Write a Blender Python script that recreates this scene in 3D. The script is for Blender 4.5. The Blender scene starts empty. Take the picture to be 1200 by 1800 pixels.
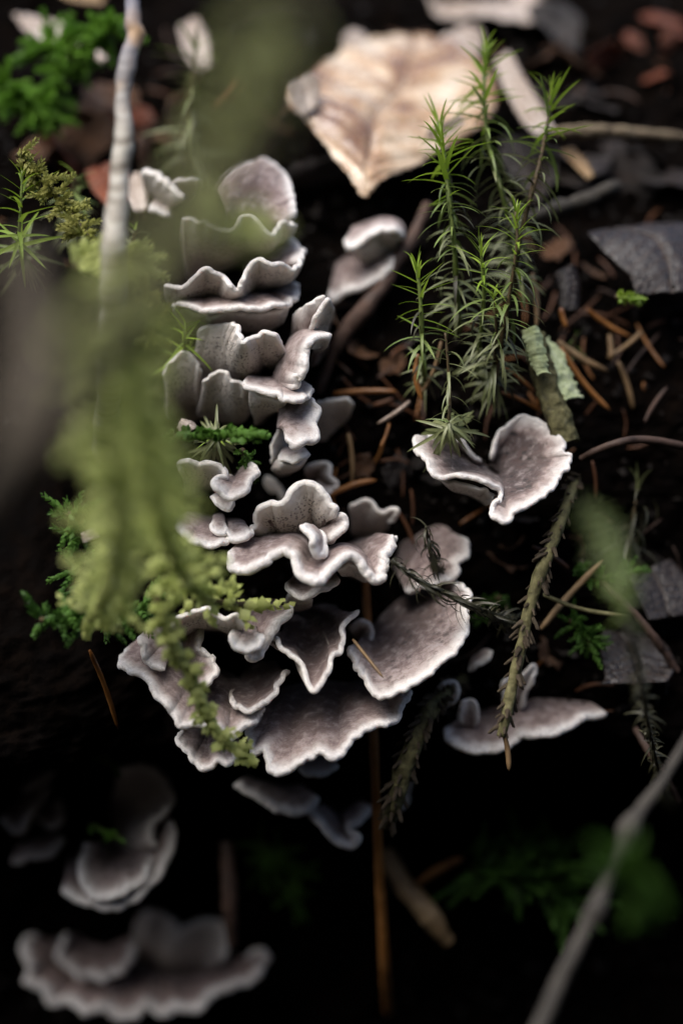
import bpy, math, random
import numpy as np
from mathutils import Vector, Matrix
random.seed(7); rng = np.random.default_rng(11)
S = bpy.context.scene
COL = S.collection

# ------------------------------------------------------------------ camera, sky, sun, exposure
D = 0.40                       # focus distance (m); one photo pixel is 0.1 mm in the plane of focus
PITCH = math.radians(28)
Fv = np.array([0, math.cos(PITCH), -math.sin(PITCH)])
Uv = np.array([0, math.sin(PITCH), math.cos(PITCH)])
Xv = np.array([1.0, 0, 0])
CAM = -Fv * D
cd = bpy.data.cameras.new('camera'); cam = bpy.data.objects.new('camera', cd); COL.objects.link(cam)
cam.location = CAM; cam.rotation_euler = (math.pi/2 - PITCH, 0, 0)
cd.sensor_fit = 'VERTICAL'; cd.sensor_height = 36; cd.lens = 36 * D / 0.18
cd.clip_start = 0.01; cd.clip_end = 500
cd.dof.use_dof = True; cd.dof.focus_distance = D - 0.005; cd.dof.aperture_fstop = 4.4; cd.dof.aperture_blades = 0
S.camera = cam
SUN_EL, SUN_AZ = math.radians(70), math.radians(262)      # azimuth of the sun, clockwise from +Y
W = bpy.data.worlds.new('World'); S.world = W; W.use_nodes = True
wn = W.node_tree.nodes; bg = wn['Background']
sky = wn.new('ShaderNodeTexSky'); sky.sky_type = 'NISHITA'; sky.sun_disc = False
sky.sun_elevation = SUN_EL; sky.sun_rotation = SUN_AZ; sky.dust_density = 4.0; sky.air_density = 1.0
W.node_tree.links.new(sky.outputs[0], bg.inputs[0]); bg.inputs[1].default_value = 0.11
sd = bpy.data.lights.new('sun', 'SUN'); sun = bpy.data.objects.new('sun', sd); COL.objects.link(sun)
sd.energy = 2.0; sd.angle = math.radians(55); sd.color = (1.0, 0.96, 0.91)
sdir = Vector((math.sin(SUN_AZ)*math.cos(SUN_EL), math.cos(SUN_AZ)*math.cos(SUN_EL), math.sin(SUN_EL)))
sun.rotation_euler = (-sdir).to_track_quat('-Z', 'Y').to_euler()
sun.location = sdir * 3
S.view_settings.view_transform = 'Standard'; S.view_settings.look = 'None'
S.view_settings.exposure = 0.95; S.view_settings.gamma = 1
S.render.engine = 'CYCLES'
S.cycles.use_denoising = True
S.cycles.max_bounces = 5; S.cycles.diffuse_bounces = 3; S.cycles.glossy_bounces = 2; S.cycles.transmission_bounces = 3
S.cycles.sample_clamp_indirect = 4

# ------------------------------------------------------------------ helpers
def P(px, py, d=0.0):
    """photo pixel + depth behind the plane of focus (mm) -> world point"""
    k = (D + d*1e-3) / D
    return CAM + k * (Fv*D + Xv*(px-600)*1e-4 + Uv*(900-py)*1e-4)
def unP(p):
    q = np.asarray(p) - CAM; z = q @ Fv
    return 600 + (q @ Xv)*D/z*1e4, 900 - (q @ Uv)*D/z*1e4, (z-D)*1e3
WT = np.array([(-400,170),(-150,112),(0,84),(150,64),(300,52),(450,38),(600,27),(700,22),(1000,22),(1130,20),(1220,17),(1290,18),(1350,40),(1450,54),(1650,70),(1800,74),(1950,66)], float)
def wall(py): return float(np.interp(py, WT[:,0], WT[:,1]))
def catmull(pts, n, closed=False):
    pts = np.asarray(pts, float)
    if len(pts) == 1: return np.repeat(pts, n, 0)
    p = np.vstack([2*pts[0]-pts[1], pts, 2*pts[-1]-pts[-2]])
    out = []
    for i in range(len(pts)-1):
        a, b, c, e = p[i:i+4]
        t = np.linspace(0, 1, 14, endpoint=False)[:, None]
        out.append(0.5*((2*b)+(-a+c)*t+(2*a-5*b+4*c-e)*t**2+(-a+3*b-3*c+e)*t**3))
    out.append(pts[-1:]); q = np.vstack(out)
    L = np.r_[0, np.cumsum(np.linalg.norm(np.diff(q, axis=0), axis=1))]
    s = np.linspace(0, L[-1], n)
    return np.stack([np.interp(s, L, q[:, k]) for k in range(q.shape[1])], 1)
def hash3(i, j, k):
    h = (i*374761393 + j*668265263 + k*2147483647) & 0xffffffff
    h = ((h ^ (h >> 13)) * 1274126177) & 0xffffffff
    return ((h ^ (h >> 16)) & 0xffff) / 65535.0
def vnoise(p, f):
    p = np.asarray(p, float)*f + 1000.0
    i = np.floor(p).astype(np.int64); u = p - i; u = u*u*(3-2*u); r = 0
    for a in (0, 1):
        for b in (0, 1):
            for c in (0, 1):
                w = (u[..., 0] if a else 1-u[..., 0])*(u[..., 1] if b else 1-u[..., 1])*(u[..., 2] if c else 1-u[..., 2])
                r = r + w*hash3(i[..., 0]+a, i[..., 1]+b, i[..., 2]+c)
    return r*2-1
def fbm(p, f, o=4):
    return sum(vnoise(p, f*2.03**k)*0.5**k for k in range(o))
def unit(v):
    return v/np.maximum(np.linalg.norm(v, axis=-1, keepdims=True), 1e-12)

def mesh(name, V, F, mat, attrs=None, smooth=True, normals=None):
    me = bpy.data.meshes.new(name); me.from_pydata([tuple(v) for v in V], [], [tuple(f) for f in F]); 
    me.materials.append(mat)
    for k, a in (attrs or {}).items():
        at = me.attributes.new(k, 'FLOAT', 'POINT'); at.data.foreach_set('value', np.asarray(a, np.float32))
    if smooth: me.polygons.foreach_set('use_smooth', [True]*len(me.polygons))
    me.update()
    if normals is not None: me.normals_split_custom_set_from_vertices([tuple(n) for n in normals])
    return me
def ob(name, me, parent=None):
    o = bpy.data.objects.new(name, me); COL.objects.link(o)
    if parent: o.parent = parent
    return o
def tag(o, label, cat, group=None, kind=None):
    if label: o['label'] = label
    if cat: o['category'] = cat
    if group: o['group'] = group
    if kind: o['kind'] = kind
    return o
def thing(name, loc, label, cat, group=None):
    o = bpy.data.objects.new(name, None); COL.objects.link(o); o.location = loc; o.empty_display_size = 0.005
    return tag(o, label, cat, group)

def grid_faces(n, m, off=0, wrap=False):
    F = []
    for i in range(n-1):
        for j in range(m if wrap else m-1):
            k = (j+1) % m
            F.append((off+i*m+j, off+i*m+k, off+(i+1)*m+k, off+(i+1)*m+j))
    return F
def tube_geo(path, rad, seg=10, rough=0.12, seed=0.0, f=300):
    path = np.asarray(path); n = len(path); rad = np.broadcast_to(rad, (n,)).astype(float)
    T = unit(np.gradient(path, axis=0)); a = np.array([0.31, 0.2, 0.93]); V = []
    for i in range(n):
        b = unit(np.cross(T[i], a)); c = np.cross(T[i], b)
        for j in range(seg):
            w = 2*math.pi*j/seg; V.append(path[i] + rad[i]*(b*math.cos(w)+c*math.sin(w)))
    V = np.array(V)
    if rough:
        ax = np.repeat(path, seg, 0); V = ax + (V-ax)*(1+rough*fbm(V+seed, f, 3))[:, None]
    F = grid_faces(n, seg, 0, True)
    F.append(tuple(range(seg-1, -1, -1))); F.append(tuple((n-1)*seg+j for j in range(seg)))
    return V, F
def ppath(pts, n):
    return catmull([P(*p[:3]) for p in pts], n)
def wrad(pts, n):
    """pixel widths (4th entry) -> radii in metres along the resampled path"""
    q = catmull([P(*p[:3]) for p in pts], n)
    z = (q-CAM) @ Fv
    kn = np.r_[0, np.cumsum([np.linalg.norm(P(*pts[i+1][:3])-P(*pts[i][:3])) for i in range(len(pts)-1)])]
    s = np.r_[0, np.cumsum(np.linalg.norm(np.diff(q, axis=0), axis=1))]
    w = np.interp(s/s[-1], kn/kn[-1], [p[3] for p in pts])
    return w*0.5e-4*z/D

# ------------------------------------------------------------------ materials
def new_mat(name):
    m = bpy.data.materials.new(name); m.use_nodes = True
    nt = m.node_tree; return m, nt, nt.nodes['Principled BSDF'], nt.nodes['Material Output']
def N(nt, t, **kw):
    n = nt.nodes.new(t)
    for k, v in kw.items():
        if k.startswith('i_'):
            key = k[2:]; key = int(key) if key.isdigit() else key.replace('_', ' ')
            n.inputs[key].default_value = v
        else: setattr(n, k, v)
    return n
def L(nt, a, b): nt.links.new(a, b)
def ramp(nt, fac, stops):
    r = nt.nodes.new('ShaderNodeValToRGB'); e = r.color_ramp.elements
    while len(e) > len(stops): e.remove(e[-1])
    while len(e) < len(stops): e.new(0.5)
    for s, (p, c) in zip(e, stops): s.position = p; s.color = (*c, 1)
    if fac is not None: L(nt, fac, r.inputs[0])
    return r.outputs[0]
def mixc(nt, fac, a, b, mode='MIX'):
    m = nt.nodes.new('ShaderNodeMix'); m.data_type = 'RGBA'; m.blend_type = mode
    for s, v in ((m.inputs[0], fac), (m.inputs[6], a), (m.inputs[7], b)):
        if hasattr(v, 'is_linked') or hasattr(v, 'links'): L(nt, v, s)
        elif isinstance(v, (int, float)): s.default_value = v
        else: s.default_value = (*v, 1)
    return m.outputs[2]
def math_(nt, op, a, b=None, clamp=False):
    m = nt.nodes.new('ShaderNodeMath'); m.operation = op; m.use_clamp = clamp
    for s, v in zip(m.inputs, (a, b)):
        if v is None: continue
        if hasattr(v, 'links'): L(nt, v, s)
        else: s.default_value = v
    return m.outputs[0]
def mapr(nt, v, a, b, c=0.0, d=1.0):
    m = nt.nodes.new('ShaderNodeMapRange'); m.interpolation_type = 'SMOOTHSTEP'; L(nt, v, m.inputs[0])
    for i, x in enumerate((a, b, c, d)):
        if hasattr(x, 'links'): L(nt, x, m.inputs[i+1])
        else: m.inputs[i+1].default_value = x
    return m.outputs[0]
def gnoise(nt, scale, detail=4, rough=0.55, coord='Object'):
    tc = nt.nodes.new('ShaderNodeTexCoord'); n = N(nt, 'ShaderNodeTexNoise', i_Scale=scale, i_Detail=detail, i_Roughness=rough)
    L(nt, tc.outputs[coord], n.inputs['Vector']); return n.outputs['Fac']
def bump(nt, bsdf, h, strength, dist):
    b = N(nt, 'ShaderNodeBump', i_Strength=strength, i_Distance=dist); L(nt, h, b.inputs['Height']); L(nt, b.outputs[0], bsdf.inputs['Normal']); return b

def fungus_mat():
    m, nt, b, o = new_mat('bracket_flesh')
    ge = N(nt, 'ShaderNodeNewGeometry')
    att = lambda k: N(nt, 'ShaderNodeAttribute', attribute_name=k).outputs['Fac']
    edge, side, tone, spots = att('edge'), att('side'), att('tone'), att('spots')
    def nz(scale, det=4, r=0.55):
        n = N(nt, 'ShaderNodeTexNoise', i_Scale=scale, i_Detail=det, i_Roughness=r); L(nt, ge.outputs['Position'], n.inputs['Vector']); return n.outputs['Fac']
    n1, n2, n3 = nz(260, 5), nz(1500, 4, 0.7), nz(90, 3)
    # upper side: white margin -> grey-brown felt -> dark centre
    e2 = math_(nt, 'ADD', edge, math_(nt, 'MULTIPLY', math_(nt, 'SUBTRACT', n1, 0.5), 3.2))
    top = ramp(nt, math_(nt, 'DIVIDE', e2, 13.0), [(0.0, (0.80, 0.77, 0.74)), (0.05, (0.74, 0.70, 0.67)), (0.14, (0.36, 0.275, 0.25)), (0.34, (0.22, 0.155, 0.14)), (0.65, (0.12, 0.078, 0.07)), (0.9, (0.05, 0.033, 0.03))])
    nm, nf = nz(520, 5, 0.7), nz(3200, 3, 0.7)
    top = mixc(nt, mapr(nt, n2, 0.35, 0.75), top, mixc(nt, 0.5, top, (0.10, 0.08, 0.085)))
    pale = ramp(nt, math_(nt, 'DIVIDE', e2, 13.0), [(0.0, (0.80, 0.78, 0.76)), (0.08, (0.70, 0.66, 0.63)), (0.22, (0.46, 0.385, 0.365)), (0.55, (0.34, 0.275, 0.265)), (0.95, (0.12, 0.085, 0.08))])
    top = mixc(nt, tone, top, pale)
    core = mapr(nt, math_(nt, 'ADD', att('core'), math_(nt, 'MULTIPLY', math_(nt, 'SUBTRACT', n1, 0.5), 0.5)), 0.62, 0.98)
    top = mixc(nt, math_(nt, 'MULTIPLY', core, 0.85), top, (0.028, 0.018, 0.02))
    # dark specks on the upper side
    v = N(nt, 'ShaderNodeTexVoronoi', i_Scale=620.0, feature='F1'); mp = N(nt, 'ShaderNodeMapping'); mp.inputs['Scale'].default_value = (0.6, 1.0, 1.5)
    mp.inputs['Rotation'].default_value = (0.3, 0.9, 0.4)
    L(nt, ge.outputs['Position'], mp.inputs[0]); L(nt, mp.outputs[0], v.inputs['Vector'])
    sp = math_(nt, 'MULTIPLY', mapr(nt, v.outputs['Distance'], 0.44, 0.2), mapr(nt, n1, 0.42, 0.56))
    sp = math_(nt, 'MULTIPLY', math_(nt, 'MULTIPLY', sp, spots), mapr(nt, edge, 1.2, 3.0))
    inner = mapr(nt, edge, 0.8, 3.0)
    top = mixc(nt, math_(nt, 'MULTIPLY', mapr(nt, nm, 0.42, 0.64, 0.0, 0.95), inner), top, mixc(nt, 0.65, top, (0.085, 0.048, 0.045)))
    top = mixc(nt, math_(nt, 'MULTIPLY', mapr(nt, nm, 0.5, 0.32, 0.0, 0.55), inner), top, (0.46, 0.40, 0.39))
    top = mixc(nt, mapr(nt, nf, 0.4, 0.7, 0.0, 0.3), top, mixc(nt, 0.6, top, (0.12, 0.09, 0.09)))
    top = mixc(nt, sp, top, (0.02, 0.016, 0.018))
    # pored underside
    und = ramp(nt, math_(nt, 'DIVIDE', math_(nt, 'ADD', edge, n1), 14.0), [(0.0, (0.82, 0.79, 0.75)), (0.07, (0.76, 0.72, 0.67)), (0.13, (0.60, 0.545, 0.49)), (0.6, (0.50, 0.44, 0.385)), (1.0, (0.22, 0.18, 0.155))])
    vp = N(nt, 'ShaderNodeTexVoronoi', i_Scale=1800.0, feature='F1'); L(nt, ge.outputs['Position'], vp.inputs['Vector'])
    pore = mapr(nt, vp.outputs['Distance'], 0.12, 0.45)
    und = mixc(nt, math_(nt, 'MULTIPLY', math_(nt, 'SUBTRACT', 1.0, pore), mapr(nt, edge, 1.5, 3.0)), und, mixc(nt, 0.8, und, (0.05, 0.04, 0.033)))
    col = mixc(nt, mapr(nt, side, 0.35, 0.65), top, und)
    col = mixc(nt, mapr(nt, n3, 0.3, 0.8, 0.0, 0.18), col, (0.30, 0.24, 0.20))
    L(nt, col, b.inputs['Base Color'])
    L(nt, mapr(nt, n1, 0.35, 0.7, 0.45, 0.8), b.inputs['Roughness']); b.inputs['Specular IOR Level'].default_value = 0.3
    b.inputs['Subsurface Weight'].default_value = 0.18; b.inputs['Subsurface Radius'].default_value = (1.0, 0.8, 0.65); b.inputs['Subsurface Scale'].default_value = 0.0012
    b.inputs['Sheen Weight'].default_value = 0.12; b.inputs['Sheen Roughness'].default_value = 0.5
    hp = math_(nt, 'MULTIPLY', math_(nt, 'MULTIPLY', pore, side), mapr(nt, edge, 1.2, 2.8))
    h = math_(nt, 'ADD', math_(nt, 'ADD', math_(nt, 'MULTIPLY', n2, 0.9), math_(nt, 'MULTIPLY', nf, 0.5)), math_(nt, 'ADD', hp, math_(nt, 'MULTIPLY', n1, 1.2)))
    bump(nt, b, h, 0.8, 0.0004)
    return m
MF = fungus_mat()

def plain(name, stops, scale=400, rough=(0.4, 0.8), bstr=0.5, bdist=0.0003, spec=0.4, detail=5, stretch=None, transl=0.0):
    m, nt, b, o = new_mat(name)
    tc = N(nt, 'ShaderNodeTexCoord'); oi = N(nt, 'ShaderNodeObjectInfo')
    n = N(nt, 'ShaderNodeTexNoise', i_Scale=scale, i_Detail=detail, i_Roughness=0.6)
    va = N(nt, 'ShaderNodeVectorMath', operation='ADD'); L(nt, tc.outputs['Object'], va.inputs[0])
    cx = N(nt, 'ShaderNodeCombineXYZ'); L(nt, oi.outputs['Random'], cx.inputs[0]); L(nt, cx.outputs[0], va.inputs[1])
    vec = va.outputs[0]
    if stretch:
        mp = N(nt, 'ShaderNodeMapping'); mp.inputs['Scale'].default_value = stretch; L(nt, vec, mp.inputs[0]); vec = mp.outputs[0]
    L(nt, vec, n.inputs['Vector'])
    f = math_(nt, 'ADD', n.outputs['Fac'], math_(nt, 'MULTIPLY', math_(nt, 'SUBTRACT', oi.outputs['Random'], 0.5), 0.22))
    c = ramp(nt, f, stops); L(nt, c, b.inputs['Base Color'])
    L(nt, mapr(nt, n.outputs['Fac'], 0.3, 0.7, rough[0], rough[1]), b.inputs['Roughness']); b.inputs['Specular IOR Level'].default_value = spec
    if bstr: bump(nt, b, n.outputs['Fac'], bstr, bdist)
    if transl:
        t = N(nt, 'ShaderNodeBsdfTranslucent'); L(nt, c, t.inputs[0]); mx = N(nt, 'ShaderNodeMixShader', i_0=transl)
        L(nt, b.outputs[0], mx.inputs[1]); L(nt, t.outputs[0], mx.inputs[2]); L(nt, mx.outputs[0], o.inputs[0])
    return m
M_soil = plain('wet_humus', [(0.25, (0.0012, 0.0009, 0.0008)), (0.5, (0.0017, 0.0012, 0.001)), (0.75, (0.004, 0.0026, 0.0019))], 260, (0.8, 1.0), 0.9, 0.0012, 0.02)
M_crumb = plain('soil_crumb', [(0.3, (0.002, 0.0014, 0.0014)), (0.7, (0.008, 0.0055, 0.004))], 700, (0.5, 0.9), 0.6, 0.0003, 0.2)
M_fresh = plain('moss_fresh', [(0.3, (0.15, 0.26, 0.02)), (0.7, (0.32, 0.44, 0.05))], 300, (0.4, 0.6), 0, 0, 0.4, transl=0.35)
M_mid = plain('moss_mid', [(0.3, (0.085, 0.14, 0.03)), (0.7, (0.21, 0.27, 0.07))], 300, (0.35, 0.55), 0, 0, 0.5, transl=0.25)
M_old = plain('moss_old', [(0.3, (0.075, 0.095, 0.03)), (0.7, (0.24, 0.26, 0.12))], 300, (0.3, 0.55), 0, 0, 0.5, transl=0.15)
M_dead = plain('moss_dead', [(0.3, (0.010, 0.012, 0.006)), (0.7, (0.045, 0.042, 0.02))], 300, (0.4, 0.6), 0, 0, 0.4)
M_feather = plain('feather_moss', [(0.3, (0.32, 0.38, 0.10)), (0.5, (0.52, 0.57, 0.20)), (0.75, (0.66, 0.70, 0.36))], 180, (0.4, 0.7), 0, 0, 0.3, transl=0.5)
M_featherd = plain('feather_moss_deep', [(0.3, (0.03, 0.08, 0.012)), (0.7, (0.09, 0.20, 0.025))], 180, (0.4, 0.7), 0, 0, 0.3, transl=0.3)
M_featherv = plain('feather_moss_vivid', [(0.3, (0.05, 0.15, 0.012)), (0.7, (0.17, 0.34, 0.035))], 180, (0.4, 0.7), 0, 0, 0.3, transl=0.4)
M_feathery = plain('feather_moss_yellow', [(0.3, (0.16, 0.19, 0.03)), (0.7, (0.34, 0.33, 0.10))], 180, (0.4, 0.7), 0, 0, 0.3, transl=0.35)
M_mstem = plain('moss_stem', [(0.3, (0.03, 0.02, 0.01)), (0.7, (0.08, 0.055, 0.02))], 500, (0.5, 0.8), 0.4, 0.0002)
M_gstem = plain('moss_green_stem', [(0.3, (0.07, 0.10, 0.02)), (0.7, (0.13, 0.17, 0.035))], 500, (0.5, 0.8), 0.4, 0.0002)
M_needle = plain('needle_orange', [(0.25, (0.10, 0.035, 0.008)), (0.5, (0.20, 0.078, 0.016)), (0.75, (0.36, 0.16, 0.045))], 180, (0.3, 0.6), 0.5, 0.0002, 0.45)
M_needlet = plain('needle_tan', [(0.25, (0.09, 0.055, 0.025)), (0.5, (0.20, 0.125, 0.058)), (0.75, (0.32, 0.225, 0.12))], 180, (0.4, 0.7), 0.5, 0.0002, 0.4)
M_needled = plain('needle_dark', [(0.25, (0.03, 0.012, 0.006)), (0.75, (0.13, 0.05, 0.018))], 180, (0.35, 0.7), 0.5, 0.0002, 0.4)
M_bark = plain('twig_bark', [(0.25, (0.04, 0.03, 0.02)), (0.5, (0.12, 0.09, 0.06)), (0.75, (0.22, 0.18, 0.12))], 600, (0.6, 0.9), 0.9, 0.0006, 0.2)
M_barkg = plain('twig_bark_green', [(0.25, (0.05, 0.045, 0.02)), (0.5, (0.14, 0.13, 0.06)), (0.75, (0.26, 0.24, 0.14))], 500, (0.6, 0.9), 0.9, 0.0006, 0.2)
M_greystem = plain('dry_grey_stem', [(0.25, (0.035, 0.028, 0.02)), (0.75, (0.10, 0.085, 0.065))], 120, (0.7, 0.95), 0.6, 0.001, 0.15)
M_darktwig = plain('dark_twig', [(0.25, (0.02, 0.013, 0.01)), (0.75, (0.10, 0.06, 0.045))], 250, (0.45, 0.8), 0.7, 0.0005, 0.3)
M_lichen = plain('pale_lichen', [(0.25, (0.26, 0.30, 0.14)), (0.6, (0.46, 0.52, 0.30)), (0.85, (0.62, 0.65, 0.48))], 500, (0.7, 0.95), 0.8, 0.0003, 0.15)
M_paletwig = plain('pale_twig', [(0.25, (0.02, 0.018, 0.015)), (0.75, (0.062, 0.056, 0.048))], 250, (0.6, 0.9), 0.6, 0.0004, 0.2)
def birch_mat():
    m, nt, b, o = new_mat('birch_twig_bark')
    tc = N(nt, 'ShaderNodeTexCoord'); mp = N(nt, 'ShaderNodeMapping'); mp.inputs['Scale'].default_value = (0.25, 0.25, 1.6); L(nt, tc.outputs['Object'], mp.inputs[0])
    n = N(nt, 'ShaderNodeTexNoise', i_Scale=520.0, i_Detail=4.0); L(nt, mp.outputs[0], n.inputs['Vector'])
    n2 = gnoise(nt, 70, 3)
    c = ramp(nt, n.outputs['Fac'], [(0.3, (0.10, 0.08, 0.055)), (0.48, (0.32, 0.295, 0.245)), (0.7, (0.50, 0.48, 0.42))])
    sx = N(nt, 'ShaderNodeSeparateXYZ'); ge = N(nt, 'ShaderNodeNewGeometry'); L(nt, ge.outputs['Position'], sx.inputs[0])
    c = mixc(nt, mapr(nt, math_(nt, 'ADD', sx.outputs[2], math_(nt, 'MULTIPLY', n2, 0.03)), 0.078, 0.1), c, mixc(nt, mapr(nt, n2, 0.45, 0.6), (0.16, 0.16, 0.19), (0.34, 0.22, 0.12)))
    L(nt, c, b.inputs['Base Color']); b.inputs['Roughness'].default_value = 0.6; bump(nt, b, n.outputs['Fac'], 0.6, 0.0004); return m
M_birch = birch_mat()
def leaf_mat(name, stops, rough=(0.15, 0.5), transl=0.15, scale=90, spec=0.5, veins=8.0):
    m, nt, b, o = new_mat(name)
    tc = N(nt, 'ShaderNodeTexCoord'); oi = N(nt, 'ShaderNodeObjectInfo')
    va = N(nt, 'ShaderNodeVectorMath', operation='ADD'); L(nt, tc.outputs['Object'], va.inputs[0])
    cx = N(nt, 'ShaderNodeCombineXYZ'); L(nt, oi.outputs['Random'], cx.inputs[0]); L(nt, cx.outputs[0], va.inputs[1])
    n = N(nt, 'ShaderNodeTexNoise', i_Scale=scale, i_Detail=5.0, i_Roughness=0.6); L(nt, va.outputs[0], n.inputs['Vector'])
    n2 = N(nt, 'ShaderNodeTexNoise', i_Scale=scale*9, i_Detail=3.0); L(nt, va.outputs[0], n2.inputs['Vector'])
    f = math_(nt, 'ADD', math_(nt, 'MULTIPLY', n.outputs['Fac'], 0.85), math_(nt, 'MULTIPLY', n2.outputs['Fac'], 0.15))
    c = ramp(nt, f, stops)
    lu = N(nt, 'ShaderNodeAttribute', attribute_name='lu').outputs['Fac']; lv = N(nt, 'ShaderNodeAttribute', attribute_name='lv').outputs['Fac']
    au = math_(nt, 'ABSOLUTE', lu)
    ph = math_(nt, 'SUBTRACT', math_(nt, 'MULTIPLY', lv, veins), math_(nt, 'MULTIPLY', au, 1.3))
    vd = math_(nt, 'ABSOLUTE', math_(nt, 'SUBTRACT', math_(nt, 'FRACT', ph), 0.5))
    vein = math_(nt, 'MAXIMUM', mapr(nt, vd, 0.43, 0.5), mapr(nt, au, 0.05, 0.01))
    vc = N(nt, 'ShaderNodeTexVoronoi', i_Scale=900.0, feature='DISTANCE_TO_EDGE'); L(nt, va.outputs[0], vc.inputs['Vector'])
    net = mapr(nt, vc.outputs['Distance'], 0.1, 0.0)
    c = mixc(nt, math_(nt, 'MULTIPLY', vein, 0.55), c, mixc(nt, 0.7, c, (0.10, 0.05, 0.025)))
    c = mixc(nt, math_(nt, 'MULTIPLY', net, 0.25), c, mixc(nt, 0.6, c, (0.14, 0.08, 0.045)))
    L(nt, c, b.inputs['Base Color'])
    L(nt, mapr(nt, n2.outputs['Fac'], 0.3, 0.7, *rough), b.inputs['Roughness']); b.inputs['Specular IOR Level'].default_value = spec
    bump(nt, b, math_(nt, 'ADD', n2.outputs['Fac'], math_(nt, 'ADD', math_(nt, 'MULTIPLY', vein, -0.8), math_(nt, 'MULTIPLY', net, -0.25))), 0.6, 0.0004)
    if transl:
        t = N(nt, 'ShaderNodeBsdfTranslucent'); L(nt, c, t.inputs[0]); mx = N(nt, 'ShaderNodeMixShader', i_0=transl)
        L(nt, b.outputs[0], mx.inputs[1]); L(nt, t.outputs[0], mx.inputs[2]); L(nt, mx.outputs[0], o.inputs[0])
    return m
M_leaf = leaf_mat('wet_birch_leaf', [(0.38, (0.20, 0.085, 0.03)), (0.48, (0.44, 0.26, 0.12)), (0.57, (0.66, 0.50, 0.33)), (0.74, (0.80, 0.72, 0.60))], (0.08, 0.3), 0.08, 80, 1.0)
M_leaf.node_tree.nodes['Principled BSDF'].inputs['Coat Weight'].default_value = 0.8; M_leaf.node_tree.nodes['Principled BSDF'].inputs['Coat Roughness'].default_value = 0.1
M_litter = leaf_mat('brown_leaf', [(0.3, (0.03, 0.014, 0.007)), (0.5, (0.11, 0.05, 0.022)), (0.75, (0.24, 0.13, 0.07))], (0.2, 0.6), 0.1)
M_litterd = leaf_mat('dark_leaf', [(0.3, (0.006, 0.005, 0.005)), (0.7, (0.022, 0.018, 0.018))], (0.22, 0.45), 0.0, 90, 0.5)
M_litterp = leaf_mat('pale_leaf', [(0.3, (0.30, 0.22, 0.16)), (0.7, (0.62, 0.55, 0.50))], (0.15, 0.4), 0.1, 90, 0.6)
M_litterr = leaf_mat('rust_leaf', [(0.3, (0.06, 0.012, 0.005)), (0.7, (0.28, 0.07, 0.02))], (0.25, 0.6), 0.15)

# ------------------------------------------------------------------ the ground: a forest bank, one sheet
def build_ground():
    py = np.linspace(1950, -400, 520)
    vis = np.array([P(600, y, wall(y)) for y in py])[:, 1:]
    a, z = vis[0], vis[-1]
    low = [(-60, 9), (-30, 7), (-12, 5.2), (-5, 4.2), (-2.4, 3.0), (-1.2, 1.7), (-0.75, 0.75), (-0.55, 0.15), (-0.4, -0.10), (-0.25, -0.135), (-0.12, -0.14), (-0.06, -0.138), (-0.03, -0.13)]  # unseen slope behind the camera, added to block low light from the front
    low = catmull(low, 90); low = low[low[:, 1] < 40]
    hi = catmull([tuple(z), (z[0]+.05, z[1]+.008), (z[0]+.15, z[1]+.03), (z[0]+.5, z[1]+.06), (2, .22), (6, .5), (20, 1.2), (60, 3)], 60)[1:]
    prof = np.vstack([low, vis, hi])
    dense = np.arange(-0.105, 0.1051, 0.0008)
    out = 0.105 + np.cumsum(0.0012*1.17**np.arange(62)); out = out[out < 70]
    xs = np.r_[-out[::-1], dense, out]
    n, m = len(prof), len(xs)
    T = unit(np.gradient(prof, axis=0)); nrm = np.stack([np.zeros(n), -T[:, 1], T[:, 0]], 1)
    X = np.zeros((n, m, 3)); X[..., 0] = xs; X[..., 1] = prof[:, 0:1]; X[..., 2] = prof[:, 1:2]
    far = np.clip((np.linalg.norm(X - P(600, 900, 0), axis=2) - 0.15)/0.5, 0, 1)
    disp = 0.004*fbm(X, 45, 3) + 0.0016*fbm(X+3, 230, 3) + 0.0009*np.abs(fbm(X+9, 700, 2)) + far*0.05*fbm(X, 3, 3)
    X = X + nrm[:, None, :]*disp[..., None]
    # bulge added to the bank, mostly out of view, to shade the hollow on the left
    bc = P(-10, 1080, 24); q = X-bc; rr = (q[..., 0]/.030)**2+(q[..., 2]/.022)**2
    X[..., 1] -= 0.022*np.exp(-rr**1.6)*(np.abs(q[..., 1]) < .08)
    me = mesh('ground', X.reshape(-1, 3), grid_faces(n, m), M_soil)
    tag(ob('ground', me), 'near-black wet humus of a steep forest bank', None, kind='structure')
build_ground()

def crumbs():
    V, F = [], []
    base = np.array([(1,0,0),(-1,0,0),(0,1,0),(0,-1,0),(0,0,1),(0,0,-1)], float)
    tri = [(0,2,4),(2,1,4),(1,3,4),(3,0,4),(2,0,5),(1,2,5),(3,1,5),(0,3,5)]
    for i in range(5200):
        py = rng.uniform(-120, 1900); px = rng.uniform(-150, 1350)
        c = P(px, py, wall(py) - rng.uniform(-3.0, 2.0)); s = rng.uniform(0.0003, 0.0011)*(1 if rng.random() < .93 else 2.2)
        q = base*rng.uniform(0.5, 1.3, (6, 1))*s + rng.normal(0, s*.25, (6, 3))
        o = len(V); V.extend(c+q); F.extend([(a+o, b+o, d+o) for a, b, d in tri])
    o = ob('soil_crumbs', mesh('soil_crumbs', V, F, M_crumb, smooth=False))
    tag(o, 'loose dark soil crumbs scattered all over the bank', 'soil', kind='stuff')
crumbs()

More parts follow.
